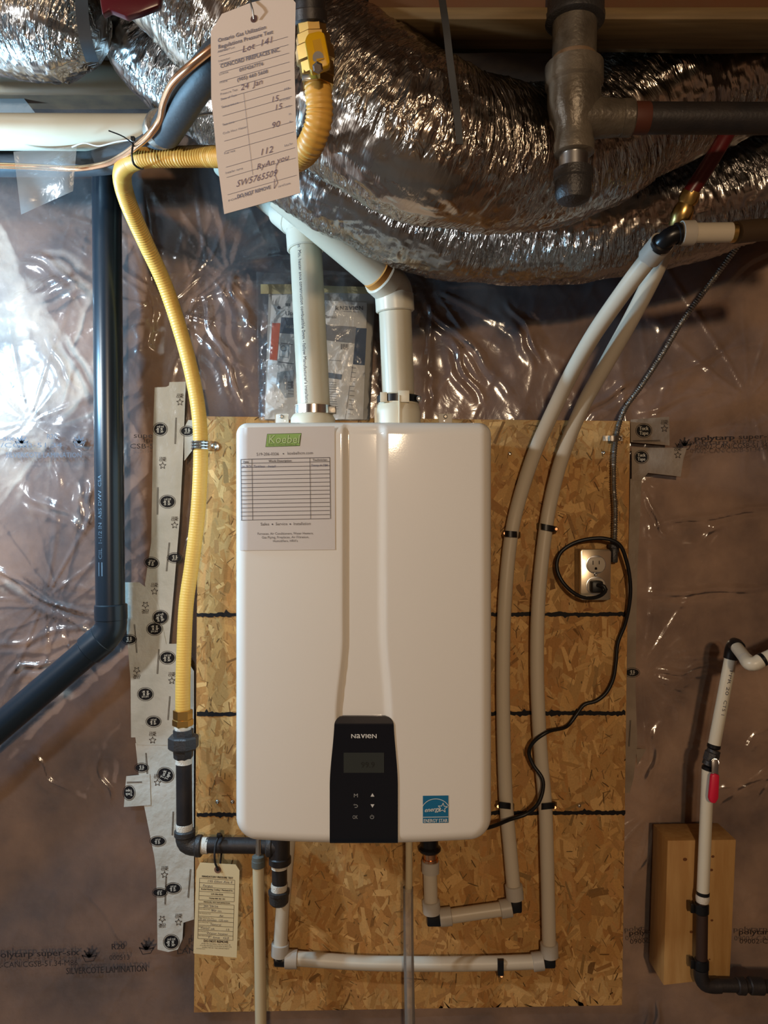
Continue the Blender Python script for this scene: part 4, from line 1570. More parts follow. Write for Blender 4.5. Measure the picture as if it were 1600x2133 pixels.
tube('tie_wire', [P(529, 40, .783), P(527, 22, .780), P(522, 5, .783), P(520, -60, .80)], 0.0009, MT['dull'], t1, 6, 0.004)

d2 = lambda x, y: 1.524
t2 = tag_card('pressure_tag', [(409, 1813), (417, 1797), (491, 1801), (499, 1813), (493, 1995), (403, 1986)], d2, MT['tagpaper'],
              'manila pressure-test tag zip-tied to the black iron gas pipe', None, P(450, 1990, 1.524))


def t2map(lift):
    def f(u, v):
        x = 409 + u * 0.978 - v * 0.031
        y = 1797 + v * 0.995 + u * 0.055
        return P(x, y, 1.524) + Vector((0, -lift, 0))
    return f


p = Print()
p.text('MANDATORY PRESSURE TEST', 46, 29.5, 5.8, width=66, bold=0.25)
for v in (32, 41, 50.5, 59, 68, 77):
    p.line(8, v, 83, v, 0.7, 3)
p.line(8, 32, 8, 77, 0.7, 2); p.line(83, 32, 83, 77, 0.7, 2)
p.text('PRESSURE TEST INFORMATION', 46, 82, 4, width=56, bold=0.15)
for v in (84, 93, 102, 111, 120.5, 130, 139.5, 149, 158):
    p.line(8, v, 83, v, 0.7, 3)
p.line(8, 84, 8, 158, 0.7, 2); p.line(83, 84, 83, 158, 0.7, 2)
p.text('Koebel Heating, Cooling + Mechanical Inc.', 46, 55.5, 4.4, width=68, bold=0.2)
p.text('519-206-0336', 46, 65, 4.6, bold=0.2)
p.text('TSSA# 000 301 331', 46, 74, 4.4, width=34, bold=0.2)
for v in (86.5, 95.5, 104.5, 113.5, 123, 132.5, 142, 151):
    p.text('PIPE PRESSURE TEST', 9, v + 1.5, 2.6, align='l', width=22 + (v * 7 % 14))
p.text('DO NOT REMOVE', 47, 164.5, 7.4, width=52, bold=0.3)
p.text('AFTER THE GAS PIPING, THIS TAG SHALL BE', 47, 169, 3, width=62)
p.text('ATTACHED AND REMAIN ON THE METER OR PIPING UNTIL', 47, 173, 3, width=68)
p.text('INSPECTED BY THE DEPARTMENT', 47, 177, 3, width=58)
p.text('REV 05/2014 TAG-10', 6, 180, 2.6, align='l', width=18)
p.build('printed_form', MT['inkfade'], t2, t2map(0.0003))
for s, u, v, h, w in (('195 Elliot Ave E', 24, 39, 6.5, 54), ('Fergus', 15, 49, 7, 21), ('Jan 28/26', 19, 91, 6, 30), ('90 m', 34, 100, 6, 22), ('Air', 52, 110, 6.5, 9), ('35 psi minutes  120 min', 9, 119.5, 6, 62), ('Natural', 34, 128.5, 5.5, 22),
                      ('Timer ok          15', 12, 138, 6, 62), ('Water heater', 26, 147.5, 6, 46), ('T. line  G2', 28, 156, 6.5, 46)):
    p = Print()
    p.text(s, u, v, h, align='l', width=w, shear=0.2)
    p.build('handwritten_entry', MT['inkgrey'], t2, t2map(0.0004))
p = Print(); p.oval(46, 12, 7.5, 7.5, 20); p.build('eyelet', MT['eyelet'], t2, t2map(0.0004))
p = Print(); p.oval(46, 12, 3.5, 3.5, 14); p.build('tie_hole', MT['ink'], t2, t2map(0.0006))
tie = thing('zip_tie', P(456, 1812, 1.54), 'black zip tie looping the manila tag onto the iron pipe', 'zip tie')
tube('loop', [P(456, 1813, 1.520), P(449, 1800, 1.520), P(447, 1780, 1.523), P(450, 1757, 1.535), P(457, 1741, 1.545), P(461, 1738, 1.560), P(463, 1760, 1.574), P(461, 1780, 1.565), P(459, 1798, 1.540), P(457, 1812, 1.524)], 0.0021, MT['rubber'], tie, 8, 0.004)
a = P(456, 1740, 1.540)
box('head', (a.x - 0.004, a.y - 0.003, a.z - 0.004), (a.x + 0.004, a.y + 0.004, a.z + 0.004), MT['rubber'], tie, 0.001)

# ================================================================== SHEATHING TAPE
def tape_strip(pts, label, material='tape', d=CAM_D - 0.0125, ovals=(), stars=(), lines=()):
    t = thing('sheathing_tape', P(sum(x for x, _ in pts) / len(pts), max(y for _, y in pts), d), label, 'tape', 'sheathing tape strips')
    px_slab('film', pts, d, 0.0007, MT[material], t)
    for (x, y, rx, ry, rot) in ovals:
        a_, w_ = Print(), Print()
        a_.oval(x, y, rx, ry, 22, rot=rot)
        a_.oval(x, y, rx + 2.4, ry + 2.4, 22, rot=rot, ring=1.0)
        c, s = math.cos(rot), math.sin(rot)
        for word, off in (('Tuck', -1.0), ('Tape', 8.0)):
            oy = off * rx / 14
            w_.text(word, x - oy * s, y + oy * c, 10.5 * rx / 14, rot=rot, width=19 * rx / 14 * (0.95 if word == 'Tuck' else 0.9), bold=0.35)
        lg = a_.build('printed_logo', MT['ink'], t, at(d, 0.0004))
        w_.build('logo_lettering', MT['tape'], lg, at(d, 0.0007))
    for (x, y, rot) in stars:
        q = Print()
        c, s = math.cos(rot), math.sin(rot)
        q.star(x, y, 7.5, 1.1, rot)
        q.text('CCMC', x + 11 * s, y - 9 * c, 7, rot=rot, width=15, bold=0.2)
        q.text('13185', x + 14 * s, y - 14 * c, 6, rot=rot, width=14, bold=0.1)
        q.build('star_stamp', MT['inkfade'], t, at(d, 0.0004))
    for (xa, ya, xb, yb) in lines:
        q = Print()
        dx, dy = xb - xa, yb - ya
        l = math.hypot(dx, dy)
        nx, ny = -dy / l * 2, dx / l * 2
        q.line(xa, ya, xb, yb, 1.1)
        q.line(xa + nx, ya + ny, xb + nx, yb + ny, 0.9)
        q.build('printed_rule', MT['inkfade'], t, at(d, 0.0004))
    return t


H = math.pi / 2
tape_strip([(322, 807), (346, 806), (352, 803), (353, 796), (387, 795), (384, 880), (381, 957), (374, 1087), (362, 1230), (352, 1343), (318, 1343), (302, 1216), (315, 1130), (319, 900)],
           'long upper tape strip on the sheeting beside the yellow hose clamp', ovals=[(334, 894, 12, 13, H), (349, 1045, 12, 15, H), (316, 1172, 10, 14, H + .2), (364, 1162, 9, 14, -H)],
           stars=[(375, 838, 0), (339, 970, 0), (364, 1094, 0), (322, 1232, 0)], lines=[(368, 870, 366, 925), (330, 1015, 329, 1072), (354, 1130, 348, 1190)])
tape_strip([(392, 875), (405, 875), (405, 932), (384, 960), (384, 890)], 'small tape scrap half hidden behind the yellow hose at the board corner', ovals=[(390, 898, 9, 13, -H)], d=CAM_D - 0.0128)
tape_strip([(259, 1213), (290, 1213), (302, 1222), (330, 1262), (346, 1341), (367, 1341), (404, 1398), (404, 1552), (284, 1552), (282, 1536), (273, 1536), (272, 1417), (265, 1330)],
           'wide middle tape strip left of the brass nut and iron union', d=CAM_D - 0.0136,
           ovals=[(334, 1286, 13, 15, H - .2), (322, 1310, 12, 15, -H), (269, 1332, 9, 14, -H), (349, 1370, 12, 15, H), (303, 1446, 12, 15, -H), (320, 1503, 10, 14, H)],
           stars=[(303, 1260, math.pi), (285, 1396, math.pi), (358, 1418, 0), (318, 1550 - 8, 0)], lines=[(281, 1300, 286, 1360), (332, 1352, 329, 1404), (355, 1450, 351, 1500)])
bpy.data.objects['sheathing_tape.002']['label'] = 'wide middle tape strip beside the brass nut and iron union'
tape_strip([(282, 1548), (404, 1548), (404, 1915), (382, 1922), (380, 1957), (370, 1978), (350, 1983), (328, 1978), (327, 1880), (325, 1812), (321, 1782), (300, 1678), (289, 1613)],
           'long lower tape strip behind the iron elbow and manila tag', d=CAM_D - 0.0130,
           ovals=[(295, 1599, 8, 13, -H), (345, 1614, 14, 16, -H + .4), (329, 1752, 9, 15, H), (361, 1850, 10, 15, H), (333, 1859, 8, 14, H), (357, 1962, 14, 15, H)],
           stars=[(328, 1630, 0), (343, 1822, 0), (338, 1914, math.pi), (372, 1921, 0)], lines=[(305, 1568, 308, 1612), (347, 1828, 345, 1884), (398, 1810, 393, 1870), (362, 1690, 360, 1740)])
tape_strip([(263, 1617), (312, 1612), (314, 1677), (258, 1681)], 'short square tape patch sticking out of the lower strip', d=CAM_D - 0.0142,
           ovals=[(269, 1651, 11, 14, math.pi)], lines=[(264, 1629, 296, 1628)])
tape_strip([(1314, 874), (1394, 868), (1395, 928), (1314, 921)], 'upper short tape patch at the board corner under the cable', 'tape2',
           ovals=[(1341, 897, 15, 13, 0)], lines=[(1318, 918, 1375, 917)], stars=[(1384, 893, 0)])
tape_strip([(1316, 932), (1431, 933), (1424, 955), (1418, 993), (1350, 985), (1337, 1000), (1316, 1000)], 'lower wider tape patch at the board corner, torn at its end', 'tape2', d=CAM_D - 0.0134,
           ovals=[(1336, 952, 13, 12, 0)], stars=[(1412, 948, 0)])
tape_strip([(1313, 998), (1337, 990), (1333, 1090), (1328, 1180), (1325, 1340), (1324, 1440), (1328, 1550), (1320, 1620), (1312, 1652), (1302, 1652), (1306, 1300)],
           'long narrow tape strip along the board edge under the patches', 'tape2', ovals=[(1317, 1401, 8, 14, -H)], lines=[(1314, 1500, 1311, 1555)])
tape_strip([(1325, 1560), (1347, 1560), (1328, 1594)], 'tiny triangular tape scrap beside the narrow strip', 'tape2', d=CAM_D - 0.0128)

# ================================================================== PEX WATER LINES
RP = 0.0143


def pex_ring(A, B, parent, r=0.0182):
    L_ = (Vector(B) - Vector(A)).length
    return lathe('expansion_ring', A, B, [(0, r - 0.002), (0.001, r), (L_ - 0.001, r), (L_, r - 0.0018)], MT['pexring'], parent, 24)


DX = 1.588
px1 = thing('pex_line', P(1070, 1890, DX), 'white plastic water tube nearer the heater, ending in a short elbowed loop', 'water tube', 'white water tubes')
tube('riser', [P(1362, 526, 1.185), P(1330, 566, 1.22), P(1290, 620, 1.27), P(1240, 692, 1.34), P(1200, 760, 1.41), P(1165, 830, 1.48), P(1115, 940, 1.55), P(1082, 1040, 1.58), P(1066, 1110, 1.588), P(1052, 1250, DX), P(1048, 1400, DX), P(1050, 1560, DX), P(1055, 1680, DX), P(1063, 1770, DX), P(1070, 1850, DX)],
     RP, MT['pex'], px1, 22, 0.012)
pex_ring(P(1380, 504, 1.165), P(1352, 538, 1.20), px1)
tube('elbow', [P(1372, 516, 1.17), P(1386, 500, 1.155), P(1400, 490, 1.15), P(1428, 484, 1.15)], 0.0135, MT['blackplastic'], px1, 20, 0.005)
collar('elbow_rim', P(1375, 513, 1.168), P(1382, 503, 1.158), 0.0165, MT['blackplastic'], px1)
collar('elbow_rim', P(1408, 488, 1.15), P(1417, 486, 1.15), 0.0165, MT['blackplastic'], px1)
pex_ring(P(1418, 486, 1.15), P(1446, 485, 1.15), px1)
tube('top_run', [P(1440, 485, 1.15), P(1526, 484, 1.15)], 0.0145, MT['pex'], px1, 22, straight=True)
collar('brass_ring', P(1520, 484, 1.15), P(1534, 484, 1.15), 0.0150, MT['brass'], px1)
tube('dark_stub', [P(1532, 484, 1.15), P(1570, 480, 1.16), P(1680, 472, 1.18)], 0.0165, MT['pexdark'], px1, 20, 0.02)
pex_ring(P(1070, 1843, DX), P(1073, 1872, DX), px1)
tube('lower_elbow', [P(1073, 1868, DX), P(1074, 1882, DX), P(1070, 1889, DX), P(1060, 1890, DX)], 0.0130, MT['blackplastic'], px1, 18, 0.003)
box('elbow_block', tuple(P(1064, 1897, DX) + Vector((0, -0.013, 0))), tuple(P(1086, 1871, DX) + Vector((0, 0.013, 0))), MT['blackplastic'], px1, 0.004)
pex_ring(P(1066, 1890, DX), P(1042, 1894, DX), px1)
tube('loop_run', [P(1048, 1893, DX), P(990, 1901, DX), P(936, 1909, DX)], RP, MT['pex'], px1, 22, 0.02)
pex_ring(P(941, 1908, DX), P(916, 1911, DX), px1)
box('elbow_block', tuple(P(889, 1925, DX) + Vector((0, -0.013, 0))), tuple(P(919, 1898, DX) + Vector((0, 0.013, 0))), MT['blackplastic'], px1, 0.004)
pex_ring(P(900, 1902, DX), P(898, 1876, DX), px1)
tube('heater_riser', [P(898, 1880, DX), P(896, 1815, DX)], RP, MT['pex'], px1, 22, straight=True)
pex_ring(P(897, 1818, DX), P(897, 1793, DX), px1)
lathe('copper_adapter', P(897, 1794, DX), P(896, 1770, DX), [(0, 0.0165), (0.006, 0.0165), (0.0062, 0.014), (0.016, 0.014), (0.0165, 0.0155), (0.022, 0.0155)], MT['copper'], px1, 20)
lathe('black_flange', P(895, 1774, DX), P(895, 1700, DX), [(0, 0.020), (0.004, 0.0235), (0.008, 0.0235), (0.012, 0.018), (0.07, 0.018)], MT['blackplastic'], px1, 24)

px2 = thing('pex_line', P(1143, 2010, DX), 'white plastic water tube crossing low along the board to the other end', 'water tube', 'white water tubes')
tube('riser', [P(1388, 505, 1.24), P(1372, 550, 1.26), P(1320, 655, 1.34), P(1270, 745, 1.42), P(1212, 850, 1.51), P(1172, 950, 1.56), P(1148, 1040, 1.585), P(1136, 1110, DX), P(1122, 1250, DX), P(1119, 1400, DX), P(1126, 1560, DX), P(1136, 1680, DX), P(1140, 1800, DX), P(1144, 1970, DX)],
     RP, MT['pex'], px2, 22, 0.012)
pex_ring(P(1144, 1964, DX), P(1145, 1992, DX), px2)
box('elbow_block', tuple(P(1130, 2012, DX) + Vector((0, -0.013, 0))), tuple(P(1156, 1988, DX) + Vector((0, 0.013, 0))), MT['blackplastic'], px2, 0.005)
pex_ring(P(1132, 2001, DX), P(1109, 2004, DX), px2)
tube('cross_run', [P(1114, 2003, DX), P(1040, 2006, DX), P(900, 2008, DX), P(760, 2006, DX), P(680, 2001, DX), P(610, 1996, DX)], RP, MT['pex'], px2, 22, 0.02)
pex_ring(P(620, 1998, DX), P(594, 1998, DX), px2)
tube('elbow', [P(598, 1999, DX), P(588, 1999, DX), P(583, 1994, DX), P(583, 1984, DX)], 0.0130, MT['blackplastic'], px2, 18, 0.003)
collar('elbow_rim', P(572, 1999, DX), P(596, 2000, DX), 0.0132, MT['blackplastic'], px2)
pex_ring(P(583, 1990, DX), P(584, 1964, DX), px2)
tube('heater_riser', [P(584, 1970, DX), P(588, 1900, DX), P(595, 1820, DX + 0.003), P(602, 1740, DX)], RP, MT['pex'], px2, 22, 0.02)

# clips
def pex_clip(xa, xb, y, dy, scr, label, vertical=False):
    t = thing('tube_clip', P((xa + xb) / 2, y + 8, DX), label, 'clip', 'black tube clips')
    if vertical:
        pts = [P(xa, y + q * dy, DX - 0.0165 if abs(q) < 0.8 else DX + 0.012) for q in (-1, -0.75, -0.3, 0.3, 0.75, 1)]
    else:
        pts = [P(xa + (xb - xa) * q, y + dy * q, dd) for q, dd in ((0, DX + 0.018), (0.06, DX - 0.004), (0.2, DX - 0.016), (0.5, DX - 0.019), (0.75, DX - 0.016), (0.88, DX + 0.006), (1, DX + 0.018))]
    path, _ = smooth_path(pts, 0.004)
    V, Fc = [], []
    for i, q in enumerate(path):
        for o in ((-1, -1), (1, -1), (1, 1), (-1, 1)):
            off = Vector((0, o[0] * 0.0015, o[1] * 0.0062)) if not vertical else Vector((o[1] * 0.0062, o[0] * 0.0015, 0))
            V.append(q + off)
    for i in range(len(path) - 1):
        for j in range(4):
            k = (j + 1) % 4
            Fc.append((i * 4 + j, i * 4 + k, i * 4 + 4 + k, i * 4 + 4 + j))
    Fc += [(3, 2, 1, 0), tuple(4 * (len(path) - 1) + j for j in range(4))]
    add('strap', V, Fc, MT['blackplastic'], t)
    lathe('nail', P(scr[0], scr[1], DX - 0.012), P(scr[0], scr[1], DX + 0.02), [(0, 0.0028), (0.001, 0.0040), (0.003, 0.0040), (0.004, 0.002), (0.03, 0.002)], MT['copper'], t, 10)
    return t


pex_clip(1047, 1084, 1111, 3, (1052, 1111), 'upper clip on the water tube nearer the heater')
pex_clip(1160, 1119, 1103, -8, (1159, 1102), 'upper clip on the water tube further from the heater')
pex_clip(1034, 1071, 1676, 4, (1038, 1680), 'lower clip on the water tube nearer the heater')
pex_clip(1160, 1120, 1677, 4, (1156, 1682), 'lower clip on the water tube crossed by the power cord')
pex_clip(1043, 1043, 2015, 20, (1045, 2033), 'clip standing upright across the low horizontal water tube', True)

# red tube with brass coupling
rt = thing('red_tube', P(1424, 460, 1.17), 'dark red water tube with brass coupling above the black elbow', 'water tube')
tube('tube', [P(1540, 230, 1.10), P(1512, 283, 1.12), P(1475, 345, 1.14), P(1437, 402, 1.155)], 0.0115, MT['redpex'], rt, 16, 0.02)
lathe('brass_coupling', P(1442, 396, 1.155), P(1412, 468, 1.175), [(0, 0.0105), (0.001, 0.0135), (0.014, 0.0150), (0.020, 0.0125), (0.026, 0.0150), (0.040, 0.0165), (0.046, 0.014), (0.055, 0.014)], MT['brass'], rt, 16)

# ================================================================== ARMOURED CABLE, OUTLET, CORD
DB = 1.597
cb = thing('armoured_cable', P(1280, 1140, DB), 'grey spiral-armoured electrical cable dropping to the outlet box', 'cable')
tube('armour', [P(1580, 455, 1.50), P(1535, 515, 1.52), P(1480, 590, 1.545), P(1420, 672, 1.57), P(1380, 738, 1.58), P(1335, 806, 1.59), P(1303, 850, DB), P(1288, 890, DB), P(1280, 940, DB), P(1278.5, 1010, DB), P(1281.5, 1060, DB), P(1281, 1100, DB), P(1280, 1132, DB)],
     0.0052, MT['dull'], cb, 12, 0.0011, wob=lambda s: 0.0009 * math.sin(s * 2 * math.pi / 0.0048))
cs = thing('cable_strap', P(1278, 914, DB), 'small metal strap pinning the armoured cable to the board top', 'strap')
pts = [P(1256, 913, DO - 0.002), P(1268, 913, DO - 0.003), P(1272, 913, DB - 0.008), P(1284, 913, DB - 0.008), P(1288, 913, DO - 0.003), P(1297, 913, DO - 0.002)]
path, _ = smooth_path(pts, 0.003)
V, Fc = [], []
for i, q in enumerate(path):
    V += [q + Vector((0, 0, 0.0055)), q + Vector((0, 0, -0.0055)), q + Vector((0, 0.001, -0.0055)), q + Vector((0, 0.001, 0.0055))]
for i in range(len(path) - 1):
    for j in range(4):
        Fc.append((i * 4 + j, i * 4 + (j + 1) % 4, i * 4 + 4 + (j + 1) % 4, i * 4 + 4 + j))
add('band', V, Fc, MT['dull'], cs)
screw(1291, 913, DO - 0.004, 0.0046, cs)

DP = 1.568
ol = thing('outlet', P(1241, 1252, DP), 'duplex electrical outlet with steel cover plate on the board', 'outlet')
q0, q1 = P(1210, 1250, DP), P(1273, 1145, DP)
box('wall_box', (q0.x - 0.001, DP - CAM_D + 0.004, q0.z), (q1.x + 0.001, DO - CAM_D - 0.0014, q1.z), MT['dull'], ol, 0.003)
plate = px_slab('cover_plate', [(1208.5, 1149), (1212, 1143.5), (1269, 1143.5), (1274, 1149), (1272, 1246), (1268, 1250.5), (1213, 1250.5), (1208.5, 1246)], DP - 0.004, 0.008, MT['plate'], ol, 0.0022)
for cy_ in (1176, 1220):
    c_ = P(1241.5, cy_, DP - 0.0045)
    ro = [(c_.x + 0.0185 * math.cos(a), c_.z + max(-0.0150, min(0.0150, 0.0185 * math.sin(a)))) for a in np.linspace(0, 2 * math.pi, 28, endpoint=False)]
    rim = [(c_.x + 0.0205 * math.cos(a), c_.z + 0.0190 * math.sin(a)) for a in np.linspace(0, 2 * math.pi, 28, endpoint=False)]
    slab('receptacle_rim', rim, c_.y - 0.0006, c_.y + 0.003, MT['zinc'], ol, 0.0005)
    f = slab('receptacle', ro, c_.y - 0.0028, c_.y + 0.003, MT['receptacle'], ol, 0.0008)
    if cy_ < 1200:
        p = Print()
        p.rect(1234.5, cy_ - 8, 1236.2, cy_ + 0.5); p.rect(1247.5, cy_ - 8, 1249.2, cy_ - 0.5)
        p.oval(1241.5, cy_ + 8, 2.6, 2.8, 14); p.rect(1239, cy_ + 8, 1244, cy_ + 10.6)
        p.build('slot', MT['ink'], f, at(DP - 0.0045 - 0.0028, 0.0003))
screw(1240.5, 1197, DP - 0.005, 0.0035, plate, 'zinc')
lathe('cable_connector', P(1280, 1150, DB), P(1280, 1128, DB), [(0, 0.010), (0.008, 0.010), (0.009, 0.013), (0.016, 0.013), (0.017, 0.009), (0.022, 0.009)], MT['castiron'], ol, 8)
box('connector_clamp', tuple(P(1273, 1172, DB) + Vector((0, -0.010, 0))), tuple(P(1285, 1142, DB) + Vector((0, 0.012, 0))), MT['castiron'], ol, 0.003)

co = thing('power_cord', P(1241, 1236, DP), 'black power cord looping from the outlet to the water heater', 'cord')
c_ = P(1240, 1221, DP - 0.010)
box('plug', (c_.x - 0.0115, c_.y - 0.020, c_.z - 0.0120), (c_.x + 0.0115, c_.y + 0.004, c_.z + 0.0120), MT['rubber'], co, 0.004)
DC = 1.575
cord_px = [(1246, 1218, 1.53), (1258, 1221, 1.522), (1262, 1228, 1.522), (1252, 1240, 1.53), (1228, 1246, 1.545), (1200, 1238, 1.56), (1172, 1212, 1.575), (1160, 1182, 1.58), (1166, 1154, 1.58), (1190, 1134, 1.578), (1225, 1123, 1.572), (1262, 1122, 1.566), (1290, 1134, 1.566), (1305, 1168, 1.572), (1313, 1215, 1.58), (1312, 1252, 1.588),
           (1302, 1300, 1.600), (1287, 1340, 1.604), (1283, 1380, 1.604), (1277, 1415, 1.604), (1262, 1444, 1.604), (1242, 1460, 1.604), (1217, 1468, 1.604), (1202, 1487, 1.604), (1182, 1512, 1.598), (1140, 1525, 1.560), (1112, 1545, 1.562), (1102, 1567, 1.570), (1110, 1592, 1.568), (1130, 1622, 1.560), (1131, 1645, 1.558), (1120, 1675, 1.556), (1097, 1695, 1.562), (1062, 1707, 1.556), (1030, 1720, 1.53), (985, 1732, 1.5)]
tube('cable', [P(*q) for q in cord_px], 0.0039, MT['rubber'], co, 12, 0.005)

# ================================================================== PIPES BELOW THE HEATER
rp = thing('relief_pipe', P(541, 2133, 1.50), 'cream plastic drop pipe with grey nut below the heater', 'pipe')
tube('pipe', [P(538, 1796, 1.50), P(541, 1960, 1.50), P(545, 2240, 1.50)], 0.0112, MT['cream'], rp, 20, 0.03)
lathe('nut', P(538, 1806, 1.50), P(538, 1780, 1.50), [(0, 0.0118), (0.001, 0.0132), (0.013, 0.0132), (0.0135, 0.0125), (0.021, 0.0120), (0.023, 0.009)], mat('grey_plastic', C(88, 92, 88), 0.45), rp, 12)
tube('stub', [P(538, 1785, 1.50), P(538, 1700, 1.50)], 0.0052, MT['steel'], rp, 12, straight=True)
dp_ = thing('drain_tube', P(852, 2133, 1.50), 'clear vinyl drain tube slipped over a cream stub under the heater', 'tube')
tube('stub', [P(852, 1856, 1.50), P(852, 1700, 1.50)], 0.0068, MT['cream'], dp_, 16, straight=True)
tube('vinyl_tube', [P(850, 1848, 1.50), P(851, 1960, 1.50), P(856, 2240, 1.50)], 0.0102, MT['tube_clear'], dp_, 20, 0.03, cap=False)

# ================================================================== CAPPED DRAIN TEE, UPPER RIGHT
DT = 0.985
te = thing('drip_tee', P(1196, 425, DT), 'dull painted iron tee with a capped nipple hanging before the foil duct', 'pipe tee')
tilt = 4


def tp(y):
    return P(1196 + (y - 150) * -0.004, y, DT)


def seg_l(name, y0, y1, prof_px, material):
    A, B = tp(y0), tp(y1)
    return lathe(name, A, B, [(M(h, DT), M(r, DT)) for h, r in prof_px], material, te, 28)


tube('supply_drop', [P(1197, 0, DT), Vector((P(1197, 0, DT).x, DT - CAM_D, 2.357))], M(46, DT), MT['rust'], te, 24, straight=True)
lathe('top_coupling', P(1199, -60, DT), P(1197, 50, DT), [(0, M(59, DT)), (M(92, DT), M(60, DT)), (M(96, DT), M(62, DT)), (M(106, DT), M(61, DT)), (M(110, DT), M(54, DT))], MT['castiron'], te, 28)
lathe('upper_pipe', P(1197, 30, DT), P(1196, 150, DT), [(0, M(46, DT)), (M(118, DT), M(45, DT))], MT['rust'], te, 28)
lathe('thread_seal', P(1196, 122, DT), P(1196, 140, DT), [(0, M(46, DT)), (M(4, DT), M(47, DT)), (M(16, DT), M(46, DT))], mat('pipe_dope', C(120, 96, 72), 0.6), te, 28)
lathe('tee_body', P(1196, 134, DT), P(1196, 330, DT), [(0, M(52, DT)), (M(4, DT), M(60, DT)), (M(42, DT), M(60, DT)), (M(48, DT), M(55, DT)), (M(86, DT), M(55, DT)), (M(112, DT), M(50, DT)), (M(132, DT), M(42, DT)), (M(156, DT), M(39, DT)), (M(166, DT), M(42, DT)), (M(186, DT), M(41, DT)), (M(190, DT), M(34, DT))], MT['rust'], te, 32)
tube('tee_branch', [P(1200, 246, DT), P(1250, 246, DT), P(1300, 246, DT)], [M(44, DT), M(40, DT), M(35, DT)], MT['rust'], te, 28, straight=True)
collar('branch_rim', P(1290, 246, DT), P(1318, 246, DT), M(37, DT), MT['rust'], te, seg=28)
lathe('primer_band', P(1314, 246, DT), P(1350, 246, DT), [(0, M(32, DT)), (M(34, DT), M(32, DT)), (M(36, DT), M(31, DT))], MT['redoxide'], te, 28)
lathe('branch_pipe', P(1330, 246, DT), P(1900, 248, DT), [(0, M(31, DT)), (M(560, DT), M(31, DT))], MT['iron'], te, 28)
lathe('nipple', P(1195, 310, DT), P(1195, 366, DT), [(0, M(29.5, DT)), (M(50, DT), M(29.5, DT))], MT['zinc'], te, 28)
lathe('cap', P(1194, 352, DT), P(1194, 430, DT), [(0, M(34, DT)), (M(3, DT), M(40.5, DT)), (M(22, DT), M(40.5, DT)), (M(26, DT), M(37.5, DT)), (M(54, DT), M(37, DT)), (M(66, DT), M(32, DT)), (M(72, DT), M(20, DT)), (M(74, DT), M(4, DT))], MT['castiron'], te, 28)

# ================================================================== WOOD BLOCK AND SHUTOFF VALVE, LOWER RIGHT
DW = 1.545
wb = thing('wood_block', P(1455, 2052, DW), 'pale spruce block on the sheeting behind the white valve pipe', 'wood block')
fr_ = [P(1391, 1751, DW), P(1534, 1749, DW), P(1521, 2037, DW), P(1382, 2053, DW)]
slab('block', [(q.x, q.z) for q in fr_], DW - CAM_D, CAM_D - CAM_D - 0.011, MT['wood'], wb, 0.002)
for (x, y, r) in ((1427, 1790, 4.5), (1485, 1784, 3.5), (1482, 1812, 3.5), (1483, 1917, 3), (1440, 1941, 3.5), (1478, 1998, 2)):
    p = Print(); p.oval(x, y, r, r * 0.8, 14); p.build('knot', MT['knot'], wb, at(DW, 0.0004))

DQ = 1.515
sv = thing('valve_pipe', P(1462, 2060, DQ), 'white banded water pipe with red-handled shutoff valve on the wood block', 'pipe')


def seg_pipe(name, a, b, r, material):
    A, B = P(*a), P(*b)
    return lathe(name, A, B, [(0, r), ((B - A).length, r)], material, sv, 22)


RW = 0.0118
seg_pipe('lower_pipe', (1475, 1600, DQ), (1464, 1866, DQ), RW, MT['pvcfit'])
seg_pipe('upper_pipe', (1524, 1362, DQ), (1487, 1556, DQ), RW, MT['pvcfit'])
for (a, b) in (((1524.5, 1360), (1521.5, 1374)), ((1488, 1549), (1486.3, 1559)), ((1476.5, 1596), (1475, 1605)), ((1464.4, 1856), (1464, 1865))):
    A, B = P(*a, DQ), P(*b, DQ)
    collar('black_band', A, B, RW + 0.0010, MT['blackplastic'], sv)
seg_pipe('valve_body', (1487.5, 1562, DQ), (1476, 1594, DQ), 0.0128, MT['castiron'])
collar('valve_hex', P(1485, 1566, DQ), P(1479, 1586, DQ), 0.0150, MT['castiron'], sv, seg=8)
lathe('handle_stem', P(1487, 1588, DQ), P(1490, 1588, DQ - 0.03), [(0, 0.005), (0.028, 0.005), (0.030, 0.007), (0.034, 0.007)], MT['zinc'], sv, 12)
lev = px_slab('handle_lever', [(1483, 1587), (1488, 1582), (1496, 1583), (1498, 1590), (1496, 1622), (1484, 1622)], DQ - 0.034, 0.003, MT['zinc'], sv, 0.0008)
px_slab('handle_grip', [(1483, 1615), (1490, 1612), (1500, 1615), (1498, 1664), (1491, 1675), (1481, 1673), (1478, 1664)], DQ - 0.038, 0.011, MT['red'], sv, 0.0032)
lathe('thread_seal', P(1464, 1864, DQ), P(1463, 1880, DQ), [(0, 0.0128), (0.006, 0.0135), (0.014, 0.012)], MT['ptfe'], sv, 18)
seg_pipe('brown_pipe', (1463, 1876, DQ), (1461, 2030, DQ), 0.0112, mat('brown_pipe', C(62, 44, 36), 0.5, 0.2))
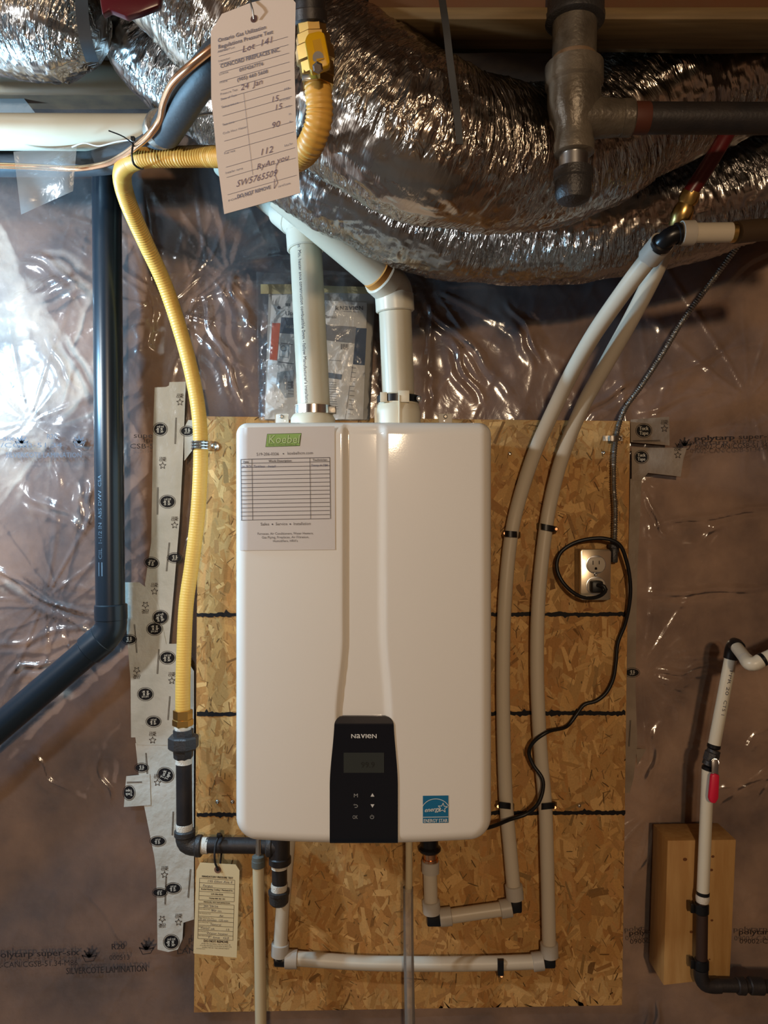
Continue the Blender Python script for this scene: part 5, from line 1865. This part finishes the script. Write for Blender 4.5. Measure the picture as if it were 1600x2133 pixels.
for y in (1892, 2008):
    a = P(1461, y, DQ)
    cl_ = collar('pipe_clamp', a + Vector((0, 0, 0.010)), a + Vector((0, 0, -0.010)), 0.0145, MT['blackplastic'], sv)
    box('clamp_ear', (a.x - 0.021, a.y - 0.002, a.z - 0.009), (a.x - 0.012, a.y + 0.012, a.z + 0.009), MT['blackplastic'], sv, 0.001)
tube('bottom_elbow', [P(1460, 2018, DQ), P(1461, 2036, DQ), P(1468, 2049, DQ), P(1482, 2053, DQ), P(1500, 2053, DQ)], 0.0140, MT['iron'], sv, 20, 0.004)
seg_pipe('bottom_pipe', (1492, 2052, DQ), (1760, 2058, DQ), 0.0125, MT['iron'])
for (a, b) in ((1534, 1552), (1560, 1590)):
    collar('coupling', P(a, 2053, DQ), P(b, 2054, DQ), 0.0165, MT['iron'], sv)
tube('top_elbow', [P(1522, 1372, DQ), P(1526, 1352, DQ - 0.002), P(1531, 1343, DQ - 0.01), P(1538, 1350, DQ - 0.024)], 0.0140, MT['blackplastic'], sv, 18, 0.004)
seg_pipe('offset_stub', (1533, 1346, DQ - 0.015), (1560, 1380, DQ - 0.10), RW, MT['pvcfit'])
lathe('thread_seal', P(1554, 1373, DQ - 0.085), P(1563, 1383, DQ - 0.11), [(0, 0.0126), (0.012, 0.0135), (0.02, 0.012)], MT['ptfe'], sv, 18)
tube('side_elbow', [P(1556, 1376, DQ - 0.095), P(1564, 1383, DQ - 0.112), P(1574, 1382, DQ - 0.115), P(1584, 1376, DQ - 0.115)], 0.0128, MT['pvcfit'], sv, 18, 0.004)
seg_pipe('side_pipe', (1578, 1379, DQ - 0.115), (1700, 1322, DQ - 0.115), RW, MT['pvcfit'])
collar('black_band', P(1584, 1376, DQ - 0.115), P(1592, 1372, DQ - 0.115), RW + 0.001, MT['blackplastic'], sv)
p = Print(); p.text('PPR 20', 0.03, 0, 0.009, align='l', width=0.05); p.text('CTS 1', 0.09, 0, 0.009, align='l', width=0.03)
p.build('pipe_lettering', MT['inkgrey'], sv, cyl_print(P(1524, 1362, DQ), P(1487, 1556, DQ), RW, (-0.25, -0.95, 0)))
